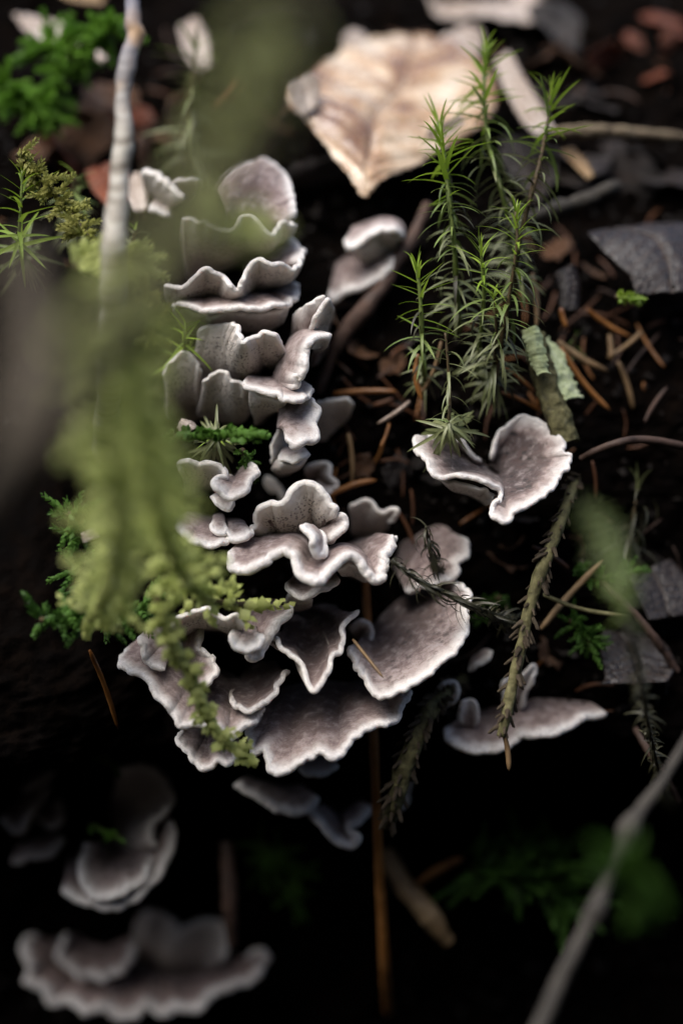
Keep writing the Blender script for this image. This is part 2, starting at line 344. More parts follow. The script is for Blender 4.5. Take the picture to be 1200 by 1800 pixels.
# ------------------------------------------------------------------ bracket fungi
def lobe(root, org, M, B, see='top', th=1.9, tone=0.0, spots=0.0, dark=1.0, sag=0.07, wave=0.3, stem=True):
    tone = min(1, max(0, tone+random.uniform(-.06, .16)))
    th = th*0.52
    M = [p if len(p) == 3 else (*p, 0) for p in M]
    mp = catmull([P(*p) for p in M], 400); Lm = np.linalg.norm(np.diff(mp, axis=0), axis=1).sum()
    n = int(np.clip(Lm/0.00026, 36, 210))
    m = catmull([P(*p) for p in M], n); b = catmull([P(*p) for p in B], n)
    s = np.linspace(0, Lm, n)
    endf = np.minimum(s, Lm-s)/0.0012; endf = np.clip(endf, 0, 1); ends = np.sqrt(np.clip(1-(1-endf)**2, 0.02, 1))
    out = unit(m-b); h = random.random()*50
    ss = np.stack([s*1e3+h, s*0+h, s*0], 1)
    m = m + out*(1e-3*wave*(1.3*vnoise(ss, 0.45) + 0.9*vnoise(ss+7, 1.1) + 0.25*vnoise(ss+3, 2.6)))[:, None]*endf[:, None]
    K = 13
    t = np.linspace(0, 1, K)**0.9
    G = b[:, None]*(1-t)[None, :, None] + m[:, None]*t[None, :, None]
    if stem:
        bp = np.array([unP(p) for p in b]); c = bp.mean(0)
        E = np.array([P(c[0]+(q[0]-c[0])*.55, c[1]+(q[1]-c[1])*.55 + 4, max(q[2]+2.5, wall(q[1])+3)) for q in bp])
        t3 = np.array([0.0, 0.33, 0.66])
        G = np.concatenate([E[:, None]*(1-t3)[None, :, None] + b[:, None]*t3[None, :, None], G], 1)
        K0 = 3
    else: K0 = 0
    R = G.shape[1]
    def norms(G):
        du = np.gradient(G, axis=0); dv = np.gradient(G, axis=1); return unit(np.cross(du, dv))
    nn = norms(G)
    vis = np.einsum('ijk,ijk->', nn[:, K0:], CAM-G[:, K0:])
    if (vis > 0) != (see == 'top'): nn = -nn; flip = True
    else: flip = False
    Ls = np.linalg.norm(m-b, axis=1)
    tt = np.zeros(R); tt[K0:] = t
    arc = np.sin(np.pi*tt)[None, :]*Ls[:, None]*sag*(1 if see == 'top' else -1)
    G = G + nn*arc[..., None]
    sgrid = np.repeat(s[:, None]*1e3, R, 1); ridge = vnoise(np.stack([sgrid+h, np.repeat(tt[None]*1.5, n, 0), sgrid*0+h], 2), 0.35)
    ruf = vnoise(np.stack([sgrid*1.0+h+9, np.repeat(tt[None]*1.2, n, 0), sgrid*0+h], 2), 0.85)
    G = G + nn*((0.0006*ridge+0.0003*ruf*tt[None]**2)*np.clip(tt*1.3-.2, 0, 1)[None])[..., None]*endf[:, None, None]
    nn = norms(G)*(-1 if flip else 1)
    half = 0.5e-3*th*(1.7-0.75*tt)[None, :]*ends[:, None]*(1+0.12*vnoise(G*1e3, 0.6))
    edge = (1-tt)[None]*Ls[:, None]*1e3; edge[:, :K0] = Ls[:, None]*1e3+np.linspace(4, 1, K0)[None] if K0 else 0
    core = np.repeat((1-tt)[None], n, 0)*np.clip(Ls*1e3/13, 0.3, 1.0)[:, None]*dark; core = np.concatenate([core, np.zeros((n, 7)), core[:, ::-1]], 1)
    rows, E_, Sd = [], [], []
    for j in range(R): rows.append(G[:, j] + nn[:, j]*half[:, j:j+1]); E_.append(edge[:, j]); Sd.append(np.zeros(n))
    r = half[:, -1:]*1.08; o2 = unit(G[:, -1]-G[:, -2]); e_n = nn[:, -1]
    for a in np.linspace(75, -75, 7):
        w = math.radians(a); rows.append(G[:, -1] + r*(e_n*math.sin(w)+o2*math.cos(w)*0.95)); E_.append(np.zeros(n)); Sd.append(np.full(n, 0.5-a/150))
    for j in range(R-1, -1, -1): rows.append(G[:, j] - nn[:, j]*half[:, j:j+1]); E_.append(edge[:, j]); Sd.append(np.ones(n))
    V = np.stack(rows, 1) - org; E_ = np.stack(E_, 1); Sd = np.stack(Sd, 1); Q = V.shape[1]
    me_n = norms(V)*(1)
    # orient outward: compare with the top normal on the upper rows
    if np.einsum('ijk,ijk->', me_n[:, K0:R], nn[:, K0:R]) < 0: me_n = -me_n; rev = True
    else: rev = False
    cut = R-1-2
    spans = (('upper_surface', 0, cut), ('rim', cut, Q-1-cut), ('pore_surface', Q-1-cut, Q-1))
    for nm, j0, j1 in spans:
        w = j1-j0+1; F = grid_faces(n, w)
        if not rev: pass
        F = [f if rev else f[::-1] for f in F]
        sub = V[:, j0:j1+1].reshape(-1, 3)
        # from_pydata winding: check one central face
        f0 = F[len(F)//2]; fn = np.cross(sub[f0[1]]-sub[f0[0]], sub[f0[2]]-sub[f0[0]])
        if fn @ me_n[:, j0:j1+1].reshape(-1, 3)[f0[0]] < 0: F = [f[::-1] for f in F]
        k = sub.shape[0]
        me = mesh(nm, sub, F, MF, {'edge': E_[:, j0:j1+1].ravel(), 'side': Sd[:, j0:j1+1].ravel(), 'tone': np.full(k, tone), 'spots': np.full(k, spots), 'core': core[:, j0:j1+1].ravel()}, normals=me_n[:, j0:j1+1].reshape(-1, 3))
        ob(nm, me, root)
def fungus(label, lobes, group='tiered bracket fungi on the dark bank', dz=0):
    for l in lobes:
        for k in 'MB': l[k] = [(p[0], p[1], p[2]+dz) for p in l[k]]
    allb = [P(*p) for l in lobes for p in l['B']]
    org = np.mean(allb, 0)
    root = thing('bracket_fungus', org, label, 'fungus', group)
    for l in lobes: lobe(root, org, **l)
def LB(M, B, see='top', **kw): return dict(M=M, B=B, see=see, **kw)

fungus('topmost cup-shaped fungus of the tall tiered column, with rounded back wall and wavy front rim', [
  LB([(383,338,22),(400,312,24),(422,295,26),(450,286,26),(480,291,24),(503,312,21),(513,345,16),(517,382,11)], [(395,388,14),(420,396,14),(450,398,13),(475,404,12),(500,400,10)], tone=.25, th=2.6, sag=.16, spots=.4),
  LB([(322,384,8),(345,389,6),(365,394,5),(385,402,4),(400,405,3),(412,400,3),(422,390,3),(432,383,3),(445,383,3),(460,396,3),(472,410,3),(480,411,4),(486,402,5),(494,396,6),(507,398,8),(519,394,12)], [(325,482,22),(370,474,22),(410,460,21),(445,443,20),(480,425,18),(512,404,15)], 'under')])
fungus('second tier fungus with two pointed grey lobes above the thin shelf', [
  LB([(288,500,3),(298,504,2),(310,507,1),(325,500,0),(345,485,-1),(358,475,-1),(368,474,-1),(380,481,-1),(395,492,-1),(408,506,-2),(416,510,-2),(423,503,-2),(431,488,-1),(438,470,-1),(446,460,-1),(456,457,-1),(466,461,-1),(478,466,-1),(490,464,0),(503,470,1),(515,475,2),(525,466,4),(531,452,7),(528,438,10)],
     [(302,537,18),(340,541,19),(385,540,19),(405,532,18),(418,524,18),(432,518,17),(455,508,16),(480,499,15),(505,486,13),(526,462,12)], 'under'),
  LB([(462,428,22),(485,421,22),(508,422,19),(524,431,15),(531,445,11),(527,462,6)], [(428,474,15),(450,466,15),(478,468,12),(503,473,8)], tone=.3)])
fungus('thin pale shelf fungus third down, one end curled round like an ear', [
  LB([(488,492,20),(505,491,18),(519,499,14),(524,512,9),(519,526,5),(508,535,2),(494,539,0),(478,540,-1),(455,543,-2),(430,546,-2),(410,543,-2),(390,545,-2),(372,549,-2),(355,547,-1),(335,540,0),(315,537,2),(302,542,5)],
     [(462,500,23),(452,508,23),(440,518,23),(425,524,23),(400,528,23),(370,530,22),(335,530,20)], tone=.2),
  LB([(303,546,6),(320,544,4),(340,548,3),(360,554,2),(380,554,2),(405,550,2),(430,553,2),(460,549,2),(490,545,3),(508,540,5)], [(325,575,16),(355,580,17),(385,580,17),(420,575,16),(455,578,15),(475,572,14),(492,560,12)], 'under')])
fungus('broad fungus with curled white front lip and shaded grey underside, below the thin shelf', [
  LB([(346,584,4),(360,575,3),(385,571,1),(403,569,0),(417,573,-3),(421,588,-5),(427,602,-6),(438,597,-5),(451,588,-4),(466,584,-4),(482,588,-4),(494,600,-3),(502,618,0)],
     [(335,660,18),(365,695,19),(400,705,19),(425,685,18),(442,662,16),(458,648,14),(472,648,13),(486,644,11),(497,632,9)], 'under', sag=.1)])
fungus('dull grey fungus showing its smooth underside behind the small green moss star', [
  LB([(285,660,7),(300,634,6),(320,621,5),(340,628,5),(356,655,6)], [(290,728,17),(315,738,18),(340,735,18),(360,720,16)], 'under', th=1.5)])
fungus('grey wrinkled fungus with pored underside between the broad fungus and the small shelf', [
  LB([(355,672,4),(373,661,3),(395,657,2),(408,672,2),(425,675,2),(441,688,3)], [(345,726,15),(372,733,15),(400,738,14),(425,737,12),(440,715,9)], 'under', th=1.5)])
fungus('small upright fungus like a petal at the top of the slim white stack', [
  LB([(548,592,0),(549,572,-2),(553,552,-3),(562,536,-3),(574,524,-3),(582,527,-2)], [(556,602,12),(562,594,12),(568,580,12),(574,562,10),(582,540,5)], 'under'),
  LB([(514,578,7),(522,557,4),(538,541,0),(555,528,-2),(572,521,-2)], [(512,610,9),(528,606,7),(541,598,4),(546,574,2),(562,542,0)], tone=.5)])
fungus('glistening twisted fungus with narrow pointed tip, middle of the slim white stack', [
  LB([(583,588,-3),(568,591,-4),(553,596,-5),(545,606,-6),(539,618,-6),(538,632,-7),(537,646,-7),(529,656,-7),(518,662,-6),(522,674,-6),(514,686,-5)], [(524,590,6),(516,600,4),(510,612,3),(504,626,2),(498,640,2),(492,655,2),(486,668,3),(482,680,4)], tone=.45, th=2.3),
  LB([(582,593,-1),(567,597,-2),(553,604,-3),(545,614,-3)], [(545,645,10),(552,636,10),(562,620,9),(577,602,6)], 'under', th=1.4)])
fungus('small saucer-like white shelf fungus at the foot of the glistening twisted one', [
  LB([(425,673,-2),(436,680,-4),(450,686,-5),(465,691,-6),(482,694,-7),(500,701,-8),(515,706,-8),(530,704,-7),(541,697,-5),(547,686,-3),(541,677,1)], [(440,668,8),(455,671,10),(472,672,10),(490,674,9),(505,676,8),(525,673,6)], tone=.7),
  LB([(438,687,-1),(455,693,-3),(480,699,-4),(505,707,-4)], [(446,746,11),(454,740,11),(470,724,10),(492,712,8)], 'under', th=1.3)])
fungus('thumb-shaped white fungus hanging below the small saucer shelf', [
  LB([(536,703,0),(549,707,-2),(555,722,-3),(551,740,-4),(556,755,-5),(553,768,-6),(543,776,-7),(528,781,-8),(512,780,-8),(500,772,-7)], [(508,706,2),(505,713,1),(503,720,0),(502,727,-1),(501,734,-2),(500,741,-3),(499,749,-4),(498,757,-5)], tone=.55, th=2.8)])
fungus('tiny pale shelf fungus below the thumb-shaped one', [
  LB([(489,801,1),(498,808,0),(508,813,-1),(520,811,-2),(533,805,-2),(546,799,-1)], [(497,788,8),(507,792,10),(520,794,10),(532,795,9)], tone=.8, th=1.4),
  LB([(488,806,3),(500,815,2),(520,816,1),(540,807,2)], [(478,820,7),(488,829,8),(505,827,8),(520,819,8)], 'under', th=1.2),
  LB([(497,742,5),(484,765,4),(476,790,4),(476,815,5)], [(506,758,11),(502,775,11),(499,795,11),(497,818,11)], 'under', th=1.4)])
fungus('soft grey funnel-shaped fungus standing behind the thumb-shaped one', [
  LB([(548,724,16),(559,710,15),(578,703,14),(598,701,14),(612,704,14),(622,713,16)], [(545,785,24),(558,792,24),(570,785,24),(583,760,24),(600,730,22)], 'under')])
fungus('dim pinkish fungus cluster deep behind the scalloped fungus and the orange needle', [
  LB([(535,826,14),(556,815,13),(578,818,13),(577,836,12),(592,850,12),(574,862,12),(552,856,13)], [(535,842,22),(545,832,22),(555,828,22),(565,830,22)], tone=.3),
  LB([(465,838,22),(478,842,21),(490,860,21),(502,878,21)], [(465,872,26),(475,880,26),(485,886,26)], 'under')])
fungus('blurred fungus pair below the big pale leaf, capped by a tilted white disc', [
  LB([(604,424,24),(609,435,22),(620,437,21),(632,430,21),(647,417,21),(665,406,21),(685,404,21),(700,411,22),(707,422,25)], [(625,407,34),(645,400,35),(670,394,35),(697,397,33)], tone=.8, th=2.4),
  LB([(618,441,23),(632,436,23),(648,423,23),(666,412,23),(686,410,23),(700,418,24)], [(648,462,33),(658,468,33),(672,464,33),(686,450,33),(697,434,32)], 'under'),
  LB([(576,518,26),(588,527,25),(606,515,24),(626,510,24),(646,502,24),(664,486,24),(684,471,24),(692,456,26),(687,444,28)], [(592,472,35),(612,458,35),(632,452,35),(655,456,35),(672,450,35)], tone=.35, th=2.2)])
fungus('heart-shaped purple-brown fungus with white edge standing alone beneath the green moss shoots', [
  LB([(846,812,6),(830,795,5),(800,770,5),(775,758,5),(750,768,4),(733,767,3),(726,780,1),(735,799,-2),(750,811,-4),(753,827,-5),(765,837,-6),(790,838,-6),(815,842,-7),(835,846,-7),(853,847,-7),(868,856,-6),(879,868,-5),(872,883,-8),(862,900,-10),(874,912,-11),(893,915,-11),(906,899,-10),(925,888,-9),(946,879,-8),(970,854,-6),(986,829,-3),(997,820,-2),(1000,803,0),(984,795,1),(988,783,2),(978,765,4),(960,748,5),(935,737,6),(915,733,7),(895,742,7),(878,760,7),(869,785,7),(862,808,7)],
     [(850,816,12),(848,822,10),(850,828,9),(858,834,8),(868,840,7),(878,842,6),(884,838,6),(884,830,7),(878,822,8),(870,816,10),(862,814,12)], spots=1.0, tone=.28, th=1.7, sag=.03, dark=3.2),
  LB([(772,843,-4),(795,846,-4),(820,851,-5),(845,856,-5),(864,868,-4),(872,882,-5)], [(815,855,8),(832,864,9),(848,874,9),(858,884,9)], 'under', th=1.2)])
fungus('wavy arching fungus with one scooped end, beside the pale moss star', [
  LB([(314,830,-2),(318,816,-3),(330,808,-4),(342,811,-4),(352,819,-4),(366,817,-5),(382,819,-5),(395,829,-6),(402,841,-6)], [(322,864,9),(335,862,10),(350,858,11),(370,852,11),(385,852,9),(396,854,5)], 'under', th=2.2),
  LB([(402,842,-6),(389,840,-7),(377,847,-8),(379,858,-9),(391,868,-9),(404,875,-9),(420,872,-9),(436,862,-8),(446,845,-6),(451,828,-3),(446,816,-1),(436,819,1),(427,831,3)], [(404,840,0),(405,842,-1),(408,845,-1),(412,847,-1),(416,845,0),(420,842,1),(423,838,2),(425,835,3)], tone=.35, th=2.0),
  LB([(369,873,-2),(378,884,-4),(390,893,-5),(402,897,-5),(409,890,-4),(411,879,-2)], [(388,871,6),(396,871,7),(404,871,7)], tone=.9, th=1.5)])
fungus('long brownish fungus half hidden behind the hanging moss, with thin folded rim', [
  LB([(300,918,-3),(312,930,-5),(328,944,-6),(346,955,-7),(366,960,-7),(386,955,-7),(405,951,-6)], [(335,905,9),(360,912,11),(390,918,11),(425,920,11)], tone=.3, th=1.7)])
fungus('small round pale button fungus beside the foot of the scalloped fungus', [
  LB([(398,939,-4),(403,947,-6),(415,951,-7),(430,946,-7),(440,938,-5),(433,929,-3)], [(403,926,4),(412,923,5),(426,923,5)], tone=1.0, th=2.2)])
fungus('small whitish fungus lobe beside the round pale button one', [
  LB([(369,921,-3),(379,933,-5),(392,936,-5),(401,928,-4)], [(374,912,4),(384,910,5),(394,912,5)], tone=.9, th=1.6)])
fungus('tall scalloped fungus with pored underside facing out and thick white rim', [
  LB([(438,930,-2),(451,924,-3),(454,908,-5),(459,894,-6),(474,888,-6),(492,885,-7),(506,877,-7),(516,862,-7),(530,853,-7),(546,852,-7),(560,859,-7),(571,874,-7),(579,888,-7),(589,897,-7),(592,909,-6)], [(478,928,8),(490,931,10),(502,935,12),(516,938,13),(530,938,13),(545,932,12),(560,922,9),(576,916,4)], 'under', th=2.6, sag=.14),
  LB([(590,904,-6),(604,908,-7),(606,921,-7),(598,935,-7),(586,946,-7),(577,957,-5)], [(562,914,4),(562,922,5),(565,932,6),(568,942,6)], tone=.6, th=2.2)])
fungus('small white tongue-shaped fungus curling in front of the scalloped one', [
  LB([(536,920,-9),(534,926,-11),(541,937,-12),(549,948,-13),(551,962,-13),(557,977,-12),(570,977,-10),(574,960,-9),(570,945,-8),(556,932,-7)], [(548,932,-2),(550,938,-2),(556,948,-1),(562,956,0),(565,962,1)], tone=.9, th=2.4)])
fungus('big wavy M-shaped fungus with thick white margin in the middle of the cluster', [
  LB([(412,968,-5),(403,980,-8),(407,996,-10),(425,1005,-11),(447,1001,-12),(468,991,-12),(488,977,-11),(500,970,-11),(512,977,-12),(520,992,-13),(530,1011,-14),(545,1024,-15),(560,1026,-15),(574,1015,-14),(587,998,-13),(600,985,-12),(615,981,-11),(631,991,-11),(646,1006,-11),(660,1018,-11),(671,1014,-11),(672,1000,-10),(674,985,-9),(684,967,-7),(692,950,-4),(687,942,-1)],
     [(455,945,7),(480,938,8),(500,934,9),(518,944,9),(536,962,8),(556,977,7),(576,982,7),(600,976,9),(625,970,11),(650,960,11),(668,948,9)], tone=.1, th=2.9),
  LB([(590,1001,-9),(603,991,-9),(616,988,-8),(632,998,-8),(648,1012,-8)], [(600,1004,4),(616,1004,5),(634,1012,5),(650,1020,2)], 'under', th=1.3)])
fungus('soft grey upright fungus behind the M-shaped one and the scalloped one', [
  LB([(612,896,13),(618,886,12),(635,880,12),(650,883,12),(660,893,12),(672,900,12),(690,896,11),(696,903,11),(680,917,13)], [(616,938,23),(630,942,23),(645,940,23),(660,932,23),(668,922,22)], 'under')])
fungus('narrow crescent fungus tucked under the wavy M-shaped one', [
  LB([(502,1024,-4),(511,1037,-6),(530,1046,-8),(548,1048,-8),(563,1041,-8),(580,1030,-7),(598,1019,-4)], [(518,1016,9),(540,1016,11),(565,1016,11),(585,1012,10)], tone=.2, th=1.7),
  LB([(505,1044,-1),(525,1052,-2),(550,1054,-2)], [(500,1062,8),(520,1069,8),(545,1061,8)], 'under', th=1.3)])
fungus('brown fungus with a raised finger-like arm next to the triangular one', [
  LB([(500,1067,-4),(510,1070,-5),(508,1080,-6),(493,1092,-7),(483,1104,-7),(474,1120,-7),(467,1140,-7),(457,1155,-8),(441,1158,-8),(430,1150,-8)], [(474,1070,9),(458,1068,10),(442,1074,9),(432,1085,7),(427,1100,5),(427,1113,3),(428,1124,1)], tone=.1, th=1.9)])
fungus('little pale fan fungus in front of the finger-armed brown one', [
  LB([(424,1108,-8),(409,1115,-10),(403,1123,-12),(411,1135,-13),(426,1144,-14),(441,1144,-14),(455,1135,-13),(461,1122,-12),(456,1113,-10)], [(431,1108,-3),(436,1106,-2),(440,1106,-2),(446,1107,-2)], tone=.75, th=1.9)])
fungus('thin arched fungus ribbon under the plump green moss tip', [
  LB([(290,1128,-6),(292,1109,-8),(302,1094,-9),(318,1084,-10),(335,1079,-10),(352,1075,-10),(367,1070,-10),(382,1078,-11),(397,1084,-11),(413,1080,-11),(425,1088,-11),(432,1101,-11)], [(310,1128,6),(316,1114,8),(326,1105,8),(340,1099,8),(360,1097,8),(380,1099,7),(400,1105,2),(414,1112,-3),(427,1111,-6)], 'under', th=1.7)])
fungus('brown petal fungus with notched pale edge inside the arched ribbon', [
  LB([(354,1100,-1),(351,1120,-3),(346,1141,-4),(360,1150,-5),(378,1153,-6),(374,1165,-7),(381,1176,-8),(372,1192,-9),(358,1208,-10),(342,1219,-10)], [(335,1100,8),(330,1120,7),(328,1140,6),(328,1155,5),(330,1168,4),(332,1180,3),(335,1192,2),(338,1202,1)], tone=.3, th=1.7)])
fungus('ragged small fungus at the outer edge of the cluster behind the thin moss strand', [
  LB([(242,1120,-4),(251,1135,-5),(256,1152,-6),(258,1165,-6),(272,1175,-7),(290,1178,-7)], [(268,1098,12),(284,1108,12),(296,1122,11),(304,1140,10)], tone=.4)])
fungus('wide brown shelf fungus with crimped margin beneath the green moss strand', [
  LB([(222,1142,2),(211,1160,-2),(223,1179,-5),(244,1186,-6),(258,1195,-7),(268,1208,-8),(280,1224,-9),(295,1238,-10),(303,1252,-10),(312,1268,-11),(325,1279,-11),(345,1276,-11),(368,1280,-11),(385,1290,-12),(395,1302,-12),(407,1300,-12),(418,1285,-11),(438,1272,-10),(455,1260,-8),(466,1245,-4)], [(262,1118,12),(292,1124,13),(325,1146,13),(358,1172,13),(390,1186,13),(420,1200,12),(445,1212,12)], tone=.2, th=2.0, wave=.35)])
fungus('lowest crimped fungus of the main cluster, with the moss strand tip lying on it', [
  LB([(320,1282,-2),(314,1298,-5),(324,1313,-7),(337,1321,-8),(340,1338,-9),(355,1351,-10),(370,1347,-10),(382,1338,-10),(398,1345,-10),(413,1338,-9),(421,1325,-7),(426,1308,-3)], [(332,1272,9),(360,1275,11),(390,1285,11),(415,1290,10)], tone=.25)])
fungus('triangular brown fungus with pale margin pointing straight down', [
  LB([(477,1117,-4),(489,1127,-6),(503,1148,-8),(525,1166,-9),(533,1180,-10),(543,1203,-12),(553,1212,-13),(563,1205,-12),(574,1186,-11),(581,1170,-10),(582,1158,-9),(598,1143,-8),(603,1122,-6),(607,1100,-4),(617,1083,-2),(631,1072,0)], [(500,1104,9),(510,1094,11),(525,1083,12),(540,1076,13),(555,1071,13),(570,1069,13),(592,1072,11)], tone=.05, th=1.8, sag=-.06),
  LB([(474,1120,-1),(478,1132,-2),(490,1142,-2)], [(486,1112,8),(492,1118,9),(498,1126,9)], 'under', th=1.3)])
fungus('small kite-shaped brown fungus between the crimped shelf and the triangular one', [
  LB([(410,1224,-6),(409,1233,-7),(420,1243,-9),(435,1254,-10),(448,1248,-10),(460,1238,-10),(475,1227,-9),(486,1215,-8),(490,1203,-7),(500,1190,-5),(509,1178,-3)], [(424,1206,7),(430,1192,9),(445,1180,11),(465,1172,12),(488,1171,10)], tone=.05, th=1.9, sag=-.05)])
fungus('widest grey-brown shelf fungus at the bottom of the cluster with lobed lower edge', [
  LB([(456,1258,0),(440,1285,-3),(438,1308,-5),(446,1325,-7),(464,1321,-8),(472,1335,-9),(475,1352,-10),(490,1360,-11),(510,1355,-11),(530,1342,-11),(545,1330,-10),(560,1323,-10),(575,1330,-11),(590,1332,-11),(605,1320,-10),(620,1300,-9),(640,1285,-8),(660,1275,-7),(680,1277,-7),(696,1266,-5),(706,1244,-3),(724,1214,1)], [(480,1228,11),(505,1214,13),(540,1208,14),(580,1206,14),(620,1206,14),(660,1202,13),(694,1200,11)], tone=.45, th=2.2, sag=.05)])
fungus('large grey-white fan fungus with dark specks under the dead black moss shoot', [
  LB([(612,1136,2),(619,1156,-1),(632,1181,-4),(648,1205,-6),(662,1219,-8),(682,1224,-9),(700,1213,-9),(720,1207,-9),(748,1188,-9),(782,1163,-8),(806,1138,-7),(818,1110,-5),(823,1085,-3),(821,1062,-1),(826,1044,2),(812,1030,4),(794,1027,7)], [(640,1128,13),(655,1112,15),(668,1096,16),(682,1080,17),(698,1066,18),(715,1054,19),(735,1044,19),(757,1036,19)], tone=.75, spots=.55, th=2.0, sag=.03)])
fungus('grey fungus fan rising behind the dead black moss shoot', [
  LB([(800,945,14),(815,948,12),(822,957,10),(818,972,8),(807,987,7),(805,1003,6),(792,1016,5),(770,1026,5),(740,1036,6),(712,1042,8)], [(765,930,24),(742,934,24),(722,944,24),(708,962,23),(702,985,22),(700,1005,20)], tone=.5, spots=.5, th=1.9)])
fungus('small dim fungus wedged between the triangular one and the large speckled fan', [
  LB([(612,1105,10),(630,1092,9),(648,1095,9),(654,1118,9),(648,1140,8),(630,1146,8)], [(620,1120,16),(626,1115,17),(634,1115,17),(636,1124,17)], tone=.6)])
fungus('thin brownish fungus edge showing just under the widest shelf', [
  LB([(524,1347,14),(543,1361,11),(568,1361,11),(596,1347,12)], [(535,1334,24),(560,1332,25),(588,1336,24)], tone=.2)])
fungus('dim double-scooped fungus hanging in shadow below the widest shelf', [
  LB([(410,1382,30),(432,1390,29),(457,1402,28),(482,1417,28),(506,1427,28),(530,1430,28),(548,1420,29),(557,1398,31)], [(440,1380,42),(470,1385,43),(500,1388,43),(535,1386,43)], tone=.25, th=2.6),
  LB([(545,1425,30),(560,1446,29),(578,1467,28),(596,1484,28),(614,1488,28),(627,1478,28),(624,1464,29),(616,1456,30),(634,1440,32),(655,1420,35)], [(560,1420,43),(575,1432,43),(590,1440,43),(605,1436,43),(622,1425,43),(640,1412,43)], tone=.3, th=2.6)], dz=-12)
G2 = 'blurred bracket fungi low on the bank'
fungus('large smooth beige fungus with overlapping lobes behind thin moss sprigs, deep in shadow', [
  LB([(204,1352,34),(238,1344,33),(272,1353,32),(299,1382,31),(304,1408,31),(288,1434,30),(270,1452,30),(268,1472,30),(275,1490,30)], [(206,1400,46),(206,1420,46),(207,1450,46),(212,1480,46),(220,1500,46)], 'under', th=2.4),
  LB([(298,1438,33),(303,1475,31),(292,1518,29),(268,1550,28),(240,1578,27),(200,1592,27),(152,1588,28),(108,1564,30)], [(262,1446,46),(240,1462,47),(205,1476,47),(165,1496,47),(125,1512,47)], tone=.2, th=2.6),
  LB([(152,1480,34),(146,1535,28),(156,1568,26),(186,1579,25),(226,1569,25),(255,1540,27),(270,1508,31)], [(172,1488,44),(192,1500,44),(228,1494,44),(254,1488,44)], tone=.8, th=2.4)], G2, dz=2)
fungus('faint slim fungus finger leading a string of dim lobes below the orange needle', [
  LB([(76,1352,42),(92,1318,41),(102,1320,41),(96,1350,41),(72,1376,41),(40,1392,42)], [(66,1352,50),(58,1362,50),(48,1374,50)], tone=.1, th=2.2)], G2)
fungus('faint ring-shaped fungus under the slim dim finger', [
  LB([(86,1378,43),(78,1400,41),(60,1420,40),(52,1440,40),(40,1457,40),(16,1455,41),(4,1436,43)], [(60,1388,51),(46,1402,51),(30,1418,51)], tone=.1, th=2.2)], G2)
fungus('faint stubby fungus lobe beside the dim ring-shaped one', [
  LB([(104,1404,43),(109,1438,41),(90,1453,41),(64,1440,43)], [(96,1404,51),(82,1408,51),(70,1416,51)], tone=.1, th=2.2),
  LB([(112,1470,44),(95,1500,42),(60,1508,42),(20,1515,43)], [(95,1470,52),(70,1478,52),(40,1490,52)], tone=.0, th=2.2)], G2)
fungus('wide dark fungus low on the bank with a knob-like pale end', [
  LB([(62,1640,47),(40,1664,44),(54,1694,42),(47,1722,42),(74,1742,41),(92,1765,41),(122,1760,42),(150,1778,41),(184,1771,42),(208,1789,41),(236,1790,41),(256,1771,42),(286,1779,41),(314,1768,41),(342,1774,40),(374,1748,41),(420,1730,40),(452,1712,40),(470,1688,40),(456,1673,42),(432,1681,44)], [(105,1668,56),(170,1668,58),(240,1690,58),(300,1708,58),(350,1712,58),(400,1708,56)], tone=.0, th=3.0, wave=.7),
  LB([(118,1640,46),(108,1680,43),(140,1712,42),(182,1720,42),(222,1700,43),(240,1660,46)], [(140,1650,56),(165,1642,57),(195,1642,57),(220,1648,56)], tone=.0, th=2.4, wave=.6)], G2, dz=14)
fungus('blunt dusky fungus standing upright on the wide low dark one', [
  LB([(238,1612,50),(266,1600,49),(298,1612,49),(314,1640,48),(326,1628,47),(352,1620,46),(382,1619,46),(396,1640,45),(393,1690,45)], [(225,1690,57),(262,1704,57),(300,1712,57),(340,1712,56),(380,1706,55)], 'under', th=2.6)], G2, dz=12)
fungus('dim fungus shelf with pointed lobes behind the stubbly green-brown twig', [
  LB([(778,1280,28),(792,1304,26),(828,1319,25),(868,1322,25),(902,1308,24),(916,1293,24),(945,1293,23),(975,1291,23),(1004,1276,24),(1030,1262,26),(1066,1254,28)], [(820,1268,38),(855,1250,38),(895,1230,38),(940,1226,38),(985,1236,38),(1020,1244,38)], tone=.25, th=2.4),
  LB([(810,1270,27),(808,1246,26),(820,1234,26),(836,1244,26),(840,1272,28)], [(814,1290,32),(822,1292,32),(832,1292,33)], tone=.7, th=1.8),
  LB([(884,1236,27),(880,1205,26),(900,1196,26),(915,1190,25),(938,1170,25),(936,1195,25),(925,1215,26),(918,1245,28)], [(890,1262,33),(900,1262,34),(912,1262,34)], tone=.7, th=1.6)], G2, dz=-15)
fungus('small pale blurred fungus knob beside the mossy brown twig', [
  LB([(768,1232,20),(775,1207,18),(792,1200,18),(805,1212,18),(798,1232,18),(778,1246,19)], [(770,1225,26),(776,1220,27),(784,1222,27)], tone=.9, th=2.0)], G2, dz=-9)
fungus('slim pinkish fungus sliver under the edge of the speckled fan', [
  LB([(822,1180,17),(838,1170,16),(855,1155,16),(866,1144,17)], [(835,1160,24),(845,1154,24),(855,1148,24)], tone=.4, th=1.6)], G2, dz=-6)
fungus('grey fungus strip behind the mossy brown twig at its lower end', [
  LB([(728,1330,26),(722,1370,26),(712,1410,26),(692,1430,27)], [(708,1330,38),(700,1365,39),(690,1400,40)], tone=.4, th=2.0)], G2)
